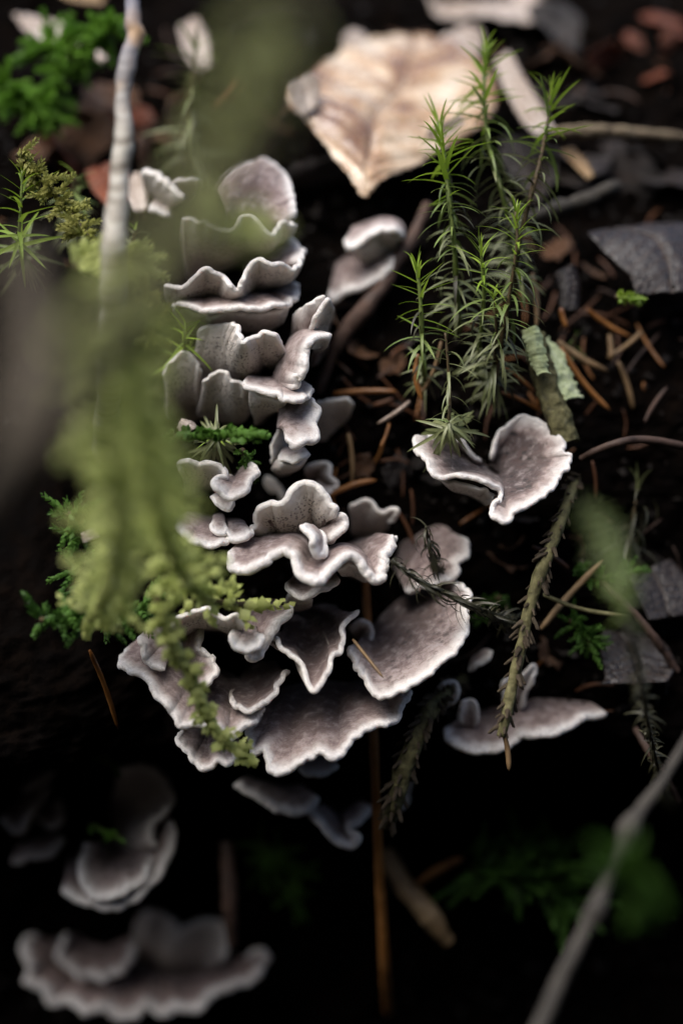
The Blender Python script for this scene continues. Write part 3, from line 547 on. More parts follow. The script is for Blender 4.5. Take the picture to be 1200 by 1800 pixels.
fungus('bright white curled fungus beside the pale standing twig', [
  LB([(248,306,20),(260,301,19),(280,312,17),(300,329,15),(318,344,14),(328,352,14)], [(256,330,30),(272,336,30),(292,348,28),(310,358,26)], 'under', th=2.8),
  LB([(303,322,20),(318,317,19),(336,317,19),(352,316,20)], [(310,348,28),(325,348,28),(345,346,28)], 'under', th=1.5)])
fungus('white fungus fragment just below the bright curled one', [
  LB([(263,364,18),(272,372,16),(285,379,15),(302,380,15)], [(270,358,26),(284,362,26),(298,368,26)], tone=.9, th=1.8)])

# ------------------------------------------------------------------ haircap moss
def leaf_template(name, mat, bend, w=0.105, n=7, fold=0.35):
    V, F = [], []
    ang = 0.0; p = np.zeros(2); step = 1/(n-1)
    for i in range(n):
        t = i*step; wd = w*0.5*(0.75+0.7*t if t < .3 else 0.96)*(1-t)**0.55 if t < 1 else 0.0
        V += [(p[0]-fold*wd, -wd, p[1]), (p[0], 0, p[1]), (p[0]-fold*wd, wd, p[1])]
        ang += bend*step; p = p + step*np.array([math.sin(ang), math.cos(ang)])
    for i in range(n-1):
        for j in (0, 1): F.append((3*i+j, 3*i+j+1, 3*i+j+4, 3*i+j+3))
    return mesh(name, V, F, mat)
LT = {k: [leaf_template('leaf_'+k, m, b) for b in bends] for k, m, bends in (('fresh', M_fresh, (.15, .5, .9)), ('mid', M_mid, (.6, 1.0, 1.4)), ('old', M_old, (.7, 1.1, 1.6)), ('dead', M_dead, (1.2, 2.0, 2.9)))}
def haircap(pts, label, leaf=6.0, spacing=0.5, zones=(0.28, 0.6), spread=(14, 84), group='haircap moss shoots', kinds=('fresh', 'mid', 'old'), stem_w=9, stem_mat=None, seed=1):
    """pts: tip first, base last"""
    r = random.Random(seed*77+5)
    n = 40; path = ppath(pts, n); org = path[-1]
    root = thing('haircap_moss', org, label, 'moss', group)
    k = len(pts); rad = np.linspace(0.5, 1.0, n)*stem_w*0.5e-4
    V, F = tube_geo(path-org, rad, 7, 0.2, seed*.1, 900)
    ob('stem', mesh('moss_stem', V, F, stem_mat or M_mstem), root)
    Ltot = np.linalg.norm(np.diff(path, axis=0), axis=1).sum()*1e3
    cnt = int(min(290, Ltot/(spacing*0.95))); T = -unit(np.gradient(path, axis=0))
    for i in range(cnt):
        q = (i/cnt)**1.12*0.97; f = q*(n-1); a = int(f); p = path[a]*(1-(f-a))+path[min(a+1, n-1)]*(f-a); t = T[a]
        az = i*2.39996+r.uniform(-.8, .8)
        b = unit(np.cross(t, [.2, .9, .1])); c = np.cross(t, b); R = b*math.cos(az)+c*math.sin(az)
        e = math.radians(spread[0]+(spread[1]-spread[0])*min(1, (q/0.3)**0.8)+r.uniform(-20, 16))
        z = t*math.cos(e)+R*math.sin(e); x = R*math.cos(e)-t*math.sin(e); y = np.cross(z, x)
        jz = q+r.uniform(-.08, .08)
        dead_one = q > .25 and r.random() < .12
        kd = 'dead' if dead_one else kinds[0] if jz < zones[0] else kinds[1] if jz < zones[1] else kinds[2]
        ln = leaf*1.02e-3*(0.62+0.38*min(1, q/0.12))*(1-.25*max(0, q-.6))*r.uniform(.6, 1.25)
        o = ob('leaf', r.choice(LT[kd]), root)
        M = Matrix(((x[0], y[0], z[0], p[0]-org[0]), (x[1], y[1], z[1], p[1]-org[1]), (x[2], y[2], z[2], p[2]-org[2]), (0, 0, 0, 1)))
        o.matrix_local = M @ Matrix.Diagonal((ln, ln*r.uniform(.8, 1.25), ln, 1))
haircap([(853,85,14),(850,150,12),(853,215,10),(866,285,9),(885,350,9),(893,400,12),(896,470,20)], 'tallest haircap moss shoot with bright upright tip against the pale birch leaf', 7.5, .42, (.3,.45), stem_w=12, seed=1, stem_mat=M_gstem)
haircap([(968,155,8),(962,215,6),(948,285,4),(932,345,3),(918,400,4),(908,450,6),(905,520,16)], 'dark-stemmed haircap moss shoot leaning right over the horizontal twig', 8.0, .5, (.2,.35), stem_w=12, seed=2)
haircap([(775,235,2),(783,300,0),(790,360,-1),(798,430,0),(801,500,3),(806,580,10)], 'bright haircap moss shoot with two green tips overlapping the birch leaf edge', 7.5, .42, (.3,.5), stem_w=12, seed=3, stem_mat=M_gstem)
haircap([(768,208,6),(776,250,4),(786,300,3),(792,370,4),(797,440,8)], 'pale yellow-green haircap shoot close behind the bright two-tipped one', 6.5, .6, (.5,.7), stem_w=10, seed=4, stem_mat=M_gstem)
haircap([(906,372,-6),(908,430,-6),(898,500,-5),(886,570,-3),(874,640,2),(866,690,10)], 'bushy haircap moss shoot leaning out in front of the dark-stemmed one', 7.5, .4, (.22,.5), stem_w=11, seed=5)
haircap([(732,470,-2),(738,520,-2),(741,580,-1),(744,630,3),(746,680,12)], 'short fresh haircap shoot above the bent orange needle', 6.2, .5, (.4,.62), stem_w=12, seed=6, stem_mat=M_gstem)
haircap([(843,432,-5),(850,490,-3),(848,550,0),(842,610,4),(838,660,12)], 'small star-tipped haircap shoot in the middle of the moss clump', 6.5, .5, (.25,.5), stem_w=10, seed=7, stem_mat=M_gstem)
haircap([(868,520,-4),(872,580,-2),(868,640,2),(862,700,10)], 'grey-green haircap shoot at the foot of the clump beside the lichened bark', 6.5, .42, (.05,.3), spread=(40,85), seed=8)
haircap([(782,585,-6),(787,640,-6),(790,700,-5),(788,745,-5),(786,772,4)], 'drooping dark haircap shoot ending in a star above the heart-shaped fungus', 6.0, .75, (0,.3), spread=(40,95), kinds=('mid','old','old'), stem_w=9, seed=9)
haircap([(788,742,-9),(789,752,-7),(790,766,2)], 'flat moss star whose leaves hang over the heart-shaped fungus', 8.0, .22, (0,.0), spread=(80,112), kinds=('mid','old','old'), seed=10)
haircap([(688,985,-11),(712,1004,-10),(745,1026,-9),(790,1046,-8),(835,1068,-6),(875,1086,0),(905,1096,12)], 'dead blackish moss shoot with curled leaves lying across the grey fungus fans', 5.2, .3, (0,0), spread=(50,95), kinds=('dead','dead','dead'), stem_w=17, stem_mat=M_dead, seed=11)
haircap([(748,925,-2),(752,950,-1),(762,985,3),(775,1005,8)], 'tangled black dead moss tuft at the top of the grey fungus fan', 5.5, .3, (0,0), spread=(50,110), kinds=('dead','dead','dead'), stem_mat=M_dead, seed=12)
haircap([(325,568,2),(324,600,3),(320,650,14)], 'small vivid green moss star beside the broad fungus', 6.0, .6, (.9,1), spread=(40,80), kinds=('fresh','mid','old'), seed=13, stem_mat=M_gstem)
haircap([(378,765,-6),(380,772,-4),(382,790,10)], 'pale grey moss star above the wavy arching fungus', 6.0, .11, (0,0), spread=(70,110), seed=14)
haircap([(133,312,14),(128,350,16),(140,420,28)], 'grey-green moss tuft beside the pale standing twig', 6.0, .4, (.0,.3), spread=(45,85), seed=15)
haircap([(238,405,8),(235,440,10),(225,480,22)], 'whitish moss tuft beside the foot of the pale standing twig', 5.0, .3, (0,0), spread=(45,95), seed=16)
haircap([(345,85,34),(340,140,33),(335,210,34),(338,300,44)], 'dark upright moss shoot in front of a small pale leaf', 8.5, .45, (.1,.3), kinds=('mid','old','old'), seed=17)
haircap([(40,300,-6),(38,350,-6),(35,420,-4),(50,470,20)], 'yellow-green moss shoot by the blurred grey stem', 7.0, .6, (.5,.7), seed=18, stem_mat=M_gstem)
haircap([(1035,895,-95),(1060,935,-92),(1080,1000,-80),(1110,1120,-50),(1150,1330,0),(1180,1430,40)], 'out-of-focus bright green moss head beside the heart-shaped fungus', 4.2, .5, (.25,.3), spread=(60,100), seed=19, stem_mat=M_mstem, kinds=('mid','dead','dead'))
haircap([(1120,860,16),(1110,920,15),(1100,1000,20)], 'dim dark moss shoot among the shadows beside the curved twig', 9.0, .5, (0,.1), kinds=('old','dead','dead'), seed=20)
haircap([(1010,590,20),(1000,640,21)], 'tiny shadowed moss tip behind the lichened bark', 4.0, .4, (0,.5), seed=21)

# ------------------------------------------------------------------ feather moss strands
def feather(pts, label, w_px=60, mat=None, n_br=60, leafmm=1.3, group='feather moss strands', seed=1, plump=1.0, lens=None, dens=1.0, droop=0.5, wild=None):
    wild = (mat is M_featherd or mat is M_feathery) if wild is None else wild
    r = np.random.default_rng(seed*13+3); mat = mat or M_feather
    n = 60; path = ppath(pts, n); org = path[0]
    root = thing('feather_moss', org, label, 'moss', group)
    V, F = tube_geo(path-org, 0.0005, 6, 0.2, 0, 900); ob('stem', mesh('feather_stem', V, F, M_mstem), root)
    T = unit(np.gradient(path, axis=0)); VV, FF = [], []
    def twig(p0, d0, length):
        k = int(max(5, length/(leafmm*1e-3)*7*dens)); d = unit(d0); p = np.array(p0); curl = r.normal(0, .35, 3)
        for i in range(k):
            q = i/k; p = p + d*length/k; d = unit(d + (curl*0.05+np.array([0, 0, -0.03*droop]))*8/k)
            az = i*2.4; b = unit(np.cross(d, [.3, .5, .8])); c = np.cross(d, b); R = b*math.cos(az)+c*math.sin(az)
            e = math.radians(r.uniform(20, 45)); L_ = leafmm*1e-3*(1.05-.55*q)*r.uniform(.8, 1.2)
            z = d*math.cos(e)+R*math.sin(e); y = unit(np.cross(z, R)); x = np.cross(y, z); wd = L_*.34*plump
            base = p + R*0.00018*plump
            o = len(VV); VV.extend([base, base+z*L_*.45+y*wd-x*wd*.45, base+z*L_*.5+x*wd*.35, base+z*L_*.45-y*wd-x*wd*.45, base+z*L_-x*wd*.25])
            FF.extend([(o, o+2, o+1), (o, o+3, o+2), (o+1, o+2, o+4), (o+2, o+3, o+4)])
    for i in range(n_br):
        q = (i+r.random())/n_br; f = q*(n-1); a = int(f); p = path[a]; t = T[a]; z = (p-CAM) @ Fv
        b = unit(np.cross(t, -Fv)); sgn = 1 if i % 2 else -1
        ww = (np.interp(q, *lens) if lens else 1.0)*w_px*0.5e-4*z/D
        dd = t*r.uniform(.5, .9) + b*sgn*r.uniform(.6, 1.0) + Fv*r.uniform(-.7, .7)
        if wild: dd = r.normal(0, 1, 3) + t*.4 - Fv*.3
        twig(p, dd, ww*r.uniform(.4, 1.3)/0.8)
    twig(path[-1], T[-1], w_px*0.6e-4)
    twig(path[0], T[0], 0.004)
    for a in range(0, n-1, 2): twig(path[a], T[a], np.linalg.norm(path[a+1]-path[a])*2.6)
    o = ob('foliage', mesh('foliage', np.array(VV)-org, FF, mat), root); o['kind'] = 'stuff'
feather([(215,430,-135),(235,600,-120),(255,760,-100),(272,880,-75),(305,980,-45),(345,1040,-24),(395,1060,-16),(438,1062,-13)], 'long pale green hanging moss strand, its plump tip above the arched ribbon fungus', 140, M_feather, 52, 2.6, seed=1, dens=.5, plump=1.35, lens=([0,.5,.8,1],[.9,1.1,.75,.35]))
feather([(165,560,-130),(190,760,-110),(205,900,-85),(200,1000,-55),(180,1060,-34),(160,1090,-24)], 'blurred pale green moss strand beside the longest hanging one', 120, M_feather, 42, 2.6, seed=2, dens=.5, plump=1.3)
feather([(275,1050,-30),(305,1130,-26),(335,1190,-22),(360,1250,-19),(390,1295,-17),(428,1326,-15)], 'thin light green moss strand trailing down over the crimped brown shelf fungus', 40, M_feather, 20, 2.4, seed=3, dens=.7, plump=1.3, lens=([0,.6,1],[1.2,.8,.9]))
feather([(70,1090,-18),(120,1085,-16),(170,1095,-14),(220,1085,-12),(262,1060,-10)], 'deep green moss fringe at the foot of the blurred strands', 70, M_featherd, 55, 1.6, seed=4, plump=1.1)
feather([(120,900,-10),(150,960,-9),(150,1030,-8),(200,1060,-6)], 'dark green moss behind the pale hanging strands', 100, M_featherd, 50, 1.6, seed=5)
feather([(500,30,-190),(440,140,-188),(385,280,-186),(320,380,-182),(255,470,-178),(190,570,-172),(140,660,-166)], 'strongly blurred green moss wrapped along the dark leaning stem', 95, M_feather, 26, 2.4, seed=6, plump=1.3)
feather([(330,330,-120),(400,400,-116),(460,400,-112)], 'blurred light green sprig crossing in front of the topmost cup fungus', 70, M_feather, 16, 2.0, seed=7)
feather([(305,768,-12),(350,766,-12),(400,763,-13),(455,764,-14)], 'bright green moss finger lying level above the wavy arching fungus', 22, M_featherd, 26, 1.5, seed=8, plump=1.5)
feather([(425,790,-2),(432,810,0),(430,840,4)], 'little dark fern-like moss sprig beside the pale moss star', 34, M_featherd, 20, .8, seed=9)
feather([(210,40,34),(160,60,36),(110,75,38),(60,90,40)], 'vivid green moss sprig over the twisted dry leaf', 85, M_featherv, 50, 1.8, wild=True, seed=10, plump=1.2)
feather([(190,60,36),(130,110,38),(90,160,40),(60,190,40),(95,205,38)], 'vivid green moss sprig bending down beside the twisted dry leaf', 80, M_featherv, 60, 1.8, wild=True, seed=11, plump=1.2)
feather([(-10,150,36),(40,165,36),(80,190,36)], 'green moss sprig reaching in below the bending one', 80, M_featherv, 40, 1.8, wild=True, seed=12, plump=1.2)
feather([(30,270,-6),(80,320,-6),(120,370,-8),(165,430,-12)], 'yellowish mossy shoot slanting to the foot of the pale standing twig', 60, M_feathery, 46, 1.5, seed=13)
feather([(130,470,-30),(170,450,-28),(220,455,-26),(255,470,-24)], 'green moss cushion around the foot of the pale standing twig', 80, M_feather, 40, 1.8, seed=14)
feather([(128,1280,20),(160,1310,22),(190,1335,24),(205,1355,26)], 'thin dim moss sprig above the large beige fungus', 22, M_featherd, 22, 1.0, seed=15)
feather([(158,1450,24),(185,1462,24),(210,1475,24)], 'short dim moss sprig in front of the large beige fungus', 22, M_featherd, 16, 1.0, seed=16)
feather([(830,1530,38),(900,1540,40),(960,1560,42),(1000,1590,42)], 'dim green moss patch low on the bank by the pale blurred twig', 130, M_featherd, 60, 2.0, seed=17)
feather([(860,1480,44),(930,1500,44),(1000,1520,44)], 'dark moss patch just above the dim green one', 110, M_featherd, 40, 1.8, seed=18)
feather([(1160,1620,-100),(1120,1560,-104),(1085,1520,-106)], 'blurred olive moss hanging on the pale out-of-focus twig', 80, M_featherd, 14, 2.0, seed=19, wild=False)
feather([(1000,1090,8),(1025,1110,8),(1040,1140,8)], 'small green moss tuft between the crossed needles and the grey leaf', 60, M_featherd, 30, 1.1, seed=20)
feather([(1020,985,10),(1030,1010,9),(1070,1015,9),(1110,1005,9)], 'dim moss edge above the crossed needles', 46, M_featherd, 30, 1.1, seed=21)
feather([(1080,522,10),(1100,524,10),(1122,526,10)], 'glinting green moss bead under the smooth grey leaf', 16, M_fresh, 10, 1.0, seed=22)
feather([(460,1480,48),(500,1530,50),(520,1580,52)], 'dim brownish moss behind the dark straw low on the bank', 90, M_featherd, 30, 1.6, seed=23)
feather([(880,1050,16),(860,1060,16),(845,1080,16)], 'olive moss scrap between the speckled fan and the stubbly twig', 40, M_featherd, 18, 1.0, seed=24)
feather([(260,600,-22),(268,560,-24),(262,520,-26)], 'yellow-green moss tip beside the second tier fungus', 50, M_feathery, 16, 1.6, seed=25)

# ------------------------------------------------------------------ twigs, stems, bark
def twig(name, pts, mat, label, cat='twig', group=None, seg=14, rough=.2, f=300, n=150, part='bark', extra=None):
    path = ppath(pts, n); rad = wrad(pts, n); org = path[n//2]
    root = thing(name, org, label, cat, group)
    V, F = tube_geo(path-org, rad, seg, rough, len(label)*.07, f); pt = ob(part, mesh(part, V, F, mat), root)
    if extra: extra(pt, path-org, rad)
    return root
def stubs(num, size, mat, seed):
    def fn(root, path, rad):
        r = random.Random(seed)
        V, F = tube_geo(np.array([(0,0,0),(.25,0,.5),(.55,0,.85),(.6,0,1.05)]), np.array([.30,.20,.15,.06]), 6, .2, seed, 2); me = mesh('stub', V, F, mat)
        T = unit(np.gradient(path, axis=0))
        for i in range(num):
            a = r.randrange(1, len(path)-2); az = r.uniform(0, 6.28); b = unit(np.cross(T[a], [.3, .2, .9])); c = np.cross(T[a], b)
            R = b*math.cos(az)+c*math.sin(az); z = unit(R*1.0+T[a]*.25); x = unit(np.cross(np.cross(z, T[a]), z)); y = np.cross(z, x); s = size*r.uniform(.6, 1.3)
            o = ob('stub', me, root); p = path[a]+R*rad[a]*.75
            o.matrix_local = Matrix(((x[0]*s, y[0]*s, z[0]*s, p[0]), (x[1]*s, y[1]*s, z[1]*s, p[1]), (x[2]*s, y[2]*s, z[2]*s, p[2]), (0, 0, 0, 1)))
    return fn
twig('conifer_twig', [(1012,840,10,16),(996,885,2,19),(966,965,-3,22),(948,1010,-4,24),(926,1085,-5,22),(912,1150,-6,21),(890,1250,-7,20),(880,1295,-7,15)], M_barkg, 'stubbly green-brown conifer twig hanging below the heart-shaped fungus', extra=stubs(120, .0016, M_bark, 3))
twig('conifer_twig', [(812,1195,18,22),(765,1240,4,28),(738,1280,2,30),(712,1345,2,32),(692,1410,4,30),(680,1452,8,20)], M_barkg, 'mossy brown conifer twig crossing behind the long orange straw', extra=stubs(120, .0018, M_bark, 4))
twig('standing_twig', [(236,-60,-20,28),(234,0,-22,27),(233,45,-24,30),(239,60,-24,37),(226,100,-26,30),(216,180,-28,28),(217,240,-30,33),(208,330,-32,34),(202,400,-34,37),(198,450,-35,46),(196,560,-30,48),(190,700,-5,44),(185,800,24,40)], M_birch, 'pale peeling twig standing upright among the moss')
twig('leaning_stem', [(620,-260,-205,46),(500,20,-203,50),(440,190,-201,56),(380,310,-199,60),(300,440,-197,64),(210,560,-195,70),(110,690,-193,76),(0,830,-190,84),(-260,1200,-150,130),(-420,1700,-130,130),(-480,2700,-100,130)], M_greystem, 'dark leaning stem, wholly out of focus, in front of the tiered fungi', 'stem', f=120)
twig('leaning_stem', [(40,440,-150,60),(60,560,-152,70),(55,680,-154,80),(20,800,-156,90),(-120,1100,-150,90),(-300,1700,-130,90),(-380,2600,-100,90)], M_greystem, 'short blurred grey stem joining the dark leaning one', 'stem', f=120)
twig('blurred_twig', [(1240,1240,-30,14),(1165,1370,-40,20),(1122,1428,-44,24),(1106,1455,-46,44),(1092,1490,-47,24),(1060,1565,-50,26),(1046,1597,-52,42),(1030,1632,-53,26),(1000,1690,-56,28),(955,1790,-60,30),(880,1980,-70,30),(800,2300,-50,30)], M_paletwig, 'pale out-of-focus twig with knobbly joints in front of dim green moss')
twig('curved_twig', [(1020,806,4,10),(1045,793,2,13),(1080,780,1,14),(1115,773,2,14),(1160,776,4,14),(1215,788,8,13),(1260,800,18,12)], M_darktwig, 'smooth brown arched stalk beside the heart-shaped fungus', rough=.06)
twig('fallen_twig', [(975,232,34,20),(1030,230,36,22),(1090,232,38,20),(1150,236,40,16),(1215,242,42,14)], M_bark, 'level grey twig behind the dark-stemmed moss shoot', rough=.3, f=500)
twig('fallen_twig', [(900,392,26,18),(960,372,26,26),(1010,356,27,28),(1060,335,28,24),(1085,325,30,18)], M_paletwig, 'broken grey-brown twig end beside the moss clump', rough=.3, f=400)
twig('fallen_twig', [(752,360,30,18),(728,410,28,22),(700,455,26,24),(668,510,24,28),(625,560,22,30),(590,610,22,24),(560,690,22,14)], M_darktwig, 'dark slanting twig between the slim white stack and the moss clump', rough=.2)
twig('fallen_twig', [(675,1500,42,30),(715,1560,38,36),(755,1610,36,36),(788,1655,38,26)], M_needlet, 'thick tan twig slanting down from the long straw')
twig('fallen_twig', [(398,1480,40,22),(402,1540,38,28),(404,1600,38,28),(408,1660,42,22)], M_darktwig, 'short brown twig standing behind the wide low dark fungus')
twig('fallen_twig', [(1115,1280,14,10),(1140,1320,12,14),(1165,1360,12,14),(1192,1410,18,8)], M_darktwig, 'thin dark twig beside the lower grey leaf')
twig('fallen_twig', [(1045,1010,10,12),(1095,1060,8,16),(1140,1110,8,16),(1190,1180,12,12)], M_darktwig, 'dark rough twig slanting across the crossed needles', rough=.3)
twig('straw', [(640,985,14,14),(645,1080,13,15),(651,1200,13,15),(657,1310,12,16),(661,1420,14,16),(668,1560,24,18),(676,1700,34,18),(682,1780,52,14)], M_needle, 'long straight orange straw running down behind the fungi', 'straw', rough=.08)

def strip(name, outline_l, outline_r, mat, parent, org, th=0.0008, n=70, m=18, arch=0.0, rag=0.0, f=600):
    l = catmull([P(*p) for p in outline_l], n); r = catmull([P(*p) for p in outline_r], n); t = np.linspace(0, 1, m)
    sm = lambda q: np.stack([np.convolve(np.r_[[q[0, k]]*6, q[:, k], [q[-1, k]]*6], np.ones(13)/13, 'valid') for k in range(3)], 1)
    ls, rs = sm(l), sm(r); wt = (np.abs(2*t-1)**8)[None, :, None]
    G = (ls[:, None]*(1-wt)+l[:, None]*wt)*(1-t)[None, :, None]+(rs[:, None]*(1-wt)+r[:, None]*wt)*t[None, :, None]
    nn = unit(np.cross(np.gradient(G, axis=0), np.gradient(G, axis=1)))
    if np.einsum('ijk,ijk->', nn, CAM-G) < 0: nn = -nn
    G = G + nn*(arch*np.sin(np.pi*t)[None]*np.linalg.norm(r-l, axis=1)[:, None])[..., None] + nn*(rag*fbm(G, f, 3))[..., None]
    V = np.vstack([G.reshape(-1, 3), (G-nn*th).reshape(-1, 3)])-org; k = n*m
    F = grid_faces(n, m) + [x[::-1] for x in grid_faces(n, m, k)]
    ring = [i*m for i in range(n)]+[(n-1)*m+j for j in range(1, m)]+[i*m+m-1 for i in range(n-2, -1, -1)]+[j for j in range(m-2, 0, -1)]
    for i in range(len(ring)):
        a, b = ring[i], ring[(i+1) % len(ring)]; F.append((a, b, b+k, a+k))
    return ob(name, mesh(name, V, F, mat), parent)
def jag(pts, amp, seed):
    r = random.Random(seed); q = catmull(pts, 34); return [(x+r.uniform(-amp, amp)*.6, y, d) for x, y, d in q]
o0 = P(965, 680, 6); bp = thing('bark_strip', o0, 'peeling strip of grey-brown bark patched with pale green lichen', 'bark')
bk = strip('bark', jag([(922,578,6),(934,640,5),(950,690,4),(968,740,3),(985,786,3)], 3, 1), jag([(958,585,9),(972,640,8),(986,690,7),(1006,735,6),(1018,775,6)], 3, 2), M_barkg, bp, o0, .0012, arch=.28, rag=.0005)
strip('lichen', jag([(919,580,3),(922,605,2),(932,640,1.5),(945,660,1)], 4, 3), jag([(948,575,5),(956,605,3),(962,635,2),(966,658,2)], 4, 4), M_lichen, bk, o0, .0003, arch=.3, rag=.0003)
strip('lichen', jag([(955,592,10),(966,630,8),(978,670,7),(992,705,6)], 4, 5), jag([(962,590,12),(990,625,11),(1010,665,10),(1022,700,10)], 5, 6), M_lichen, bk, o0, .0003, arch=.06, rag=.0004)

# ------------------------------------------------------------------ needles
NM = {}
def needle_mesh(mat, curve):
    k = (mat.name, curve)
    if k not in NM:
        n = 12; t = np.linspace(0, 1, n); path = np.stack([t, curve*np.sin(np.pi*t), 0*t], 1); rad = 0.5*np.array([.45,.8,.95,1,1,1,1,.97,.9,.75,.5,.12])
        V = []; F = grid_faces(n, 7, 0, True)
        for i in range(n):
            for j in range(7): V.append((path[i,0], path[i,1]+0, 0)); 
        V = np.array(V); off = np.array([(0, math.cos(6.283*j/7), math.sin(6.283*j/7)) for j in range(7)])
        me = mesh('needle', V, F + [tuple(range(6, -1, -1)), tuple((n-1)*7+j for j in range(7))], mat)
        NM[k] = (me, path, rad, off, F, mat)
    return NM[k]
def needle(a, b, w, mat, label, group=None, curve=0.04, nm='conifer_needle'):
    A, B_ = P(*a), P(*b); ln = np.linalg.norm(B_-A); x = (B_-A)/ln; y = unit(np.cross(x, Fv)); z = np.cross(x, y)
    n = 14; t = np.linspace(0, 1, n); path = A + np.outer(t*ln, x) + np.outer(curve*ln*np.sin(np.pi*t), y); org = path[n//2]
    kz = ((org-CAM) @ Fv)/D; rad = w*0.35e-4*kz*np.interp(t, [0, .08, .3, .8, .95, 1], [.5, .85, 1, .95, .6, .15])
    V, F = tube_geo(path-org, rad, 7, .12, a[0]*.01, 500)
    o = ob(nm, mesh(nm, V, F, mat)); o.location = org
    tag(o, label, 'needle', group); return o
needle((884,1285,-7),(894,1356,-7),14,M_needlet,'single tan needle on the tip of the stubbly green-brown twig')
needle((612,762,14),(618,858,14),13,M_needlet,'blunt tan needle standing behind the scalloped fungus')
needle((578,872,12),(662,844,12),16,M_needle,'bright orange needle lying beside the dim pinkish cluster',curve=.06)
needle((585,692,18),(698,688,16),14,M_needle,'level orange needle with dark bands near the soft grey funnel fungus',curve=.02)
needle((692,700,17),(655,712,17),14,M_needled,'short brown needle just under the level banded one')
needle((735,622,4),(742,704,4),14,M_needle,'bent orange needle below the short fresh moss shoot',curve=-.1)
needle((775,600,8),(738,695,8),11,M_needlet,'greyish needle meeting the bent orange one at its tip',curve=.06)
needle((684,744,12),(668,786,10),8,M_needle,'tiny orange needle pointing down beside the heart-shaped fungus')
needle((720,705,10),(662,745,8),12,M_litterp,'pale frayed splinter beside the flat moss star',nm='wood_splinter')
needle((158,1143,-9),(208,1282,2),13,M_needle,'lone orange needle hanging in the dark under the moss fringe',curve=.02)
needle((620,1124,-6),(674,1192,-11),10,M_needlet,'small brown-tipped needle lying on the rim of the speckled fan',curve=.0)
needle((950,1106,6),(1060,984,7),18,M_needlet,'stout tan needle crossing over a greenish one',curve=.02)
needle((952,1044,4),(1105,1082,4),12,M_barkg,'long greenish needle under the stout tan one',curve=-.06)
needle((935,960,9),(1000,1000,9),12,M_needled,'short reddish needle beside the stubbly twig')
needle((1030,542,20),(1108,592,22),12,M_needle,'reddish needle beside the lichened bark',curve=-.05)
needle((1128,582,21),(1066,628,20),12,M_needlet,'tan needle meeting the reddish one',curve=.05)
needle((980,600,16),(1068,652,18),18,M_needlet,'broad straw-coloured needle behind the lichened bark',curve=-.05)
needle((985,610,14),(1072,722,16),15,M_needle,'long brown needle fanning out behind the lichened bark',curve=-.05)
needle((1070,588,21),(1072,632,20),14,M_needlet,'short upright tan needle by the reddish one')
needle((1085,635,20),(1112,720,20),13,M_needlet,'steep tan needle beside the long brown one')
needle((1132,742,14),(1172,680,16),10,M_darktwig,'thin grey needle above the arched stalk')
needle((880,690,10),(948,722,10),10,M_needle,'orange needle forming a V with another above the heart-shaped fungus')
needle((945,722,10),(956,660,10),10,M_needle,'steep orange needle of the V above the heart-shaped fungus')
needle((866,632,13),(942,692,13),9,M_needle,'thin orange needle under the moss clump')
needle((728,1558,40),(812,1508,40),20,M_needle,'dull orange needle across the thick tan twig')
needle((700,900,16),(728,960,16),9,M_needled,'dark red needle above the grey fungus fan')
needle((722,860,16),(724,925,16),8,M_needled,'thin dark red needle hanging above the grey fungus fan')
needle((1040,810,12),(1046,880,12),8,M_needled,'thin red stalk above the blurred bright moss head')
needle((995,575,12),(985,540,12),16,M_needle,'stubby orange needle beside the top of the lichened bark')
needle((935,480,14),(942,575,12),14,M_needlet,'upright tan needle between moss clump and lichened bark')
r_ = random.Random(5)
def pick_bank(r, zones):
    x0, x1, y0, y1 = r.choice(zones); return r.uniform(x0, x1), r.uniform(y0, y1)
zones = [(560,760,560,900),(860,1220,420,820),(860,1220,860,1260),(-20,260,150,480),(250,700,20,280),(850,1220,60,420),(900,1220,420,700)]
for i in range(110):
    x, y = pick_bank(r_, zones); a = r_.uniform(0, 3.14); l = r_.uniform(45, 110); d = wall(y)-r_.uniform(-.5, 4)
    needle((x, y, d), (x+l*math.cos(a), y+l*math.sin(a)*.8, wall(y+l*math.sin(a)*.8)-r_.uniform(-.5, 4)), r_.uniform(4, 9), r_.choice([M_needled, M_needled, M_needled, M_darktwig, M_needle]), 'small dead conifer needle caught in the dark litter of the bank', 'needle litter on the bank', r_.uniform(-.12, .12))

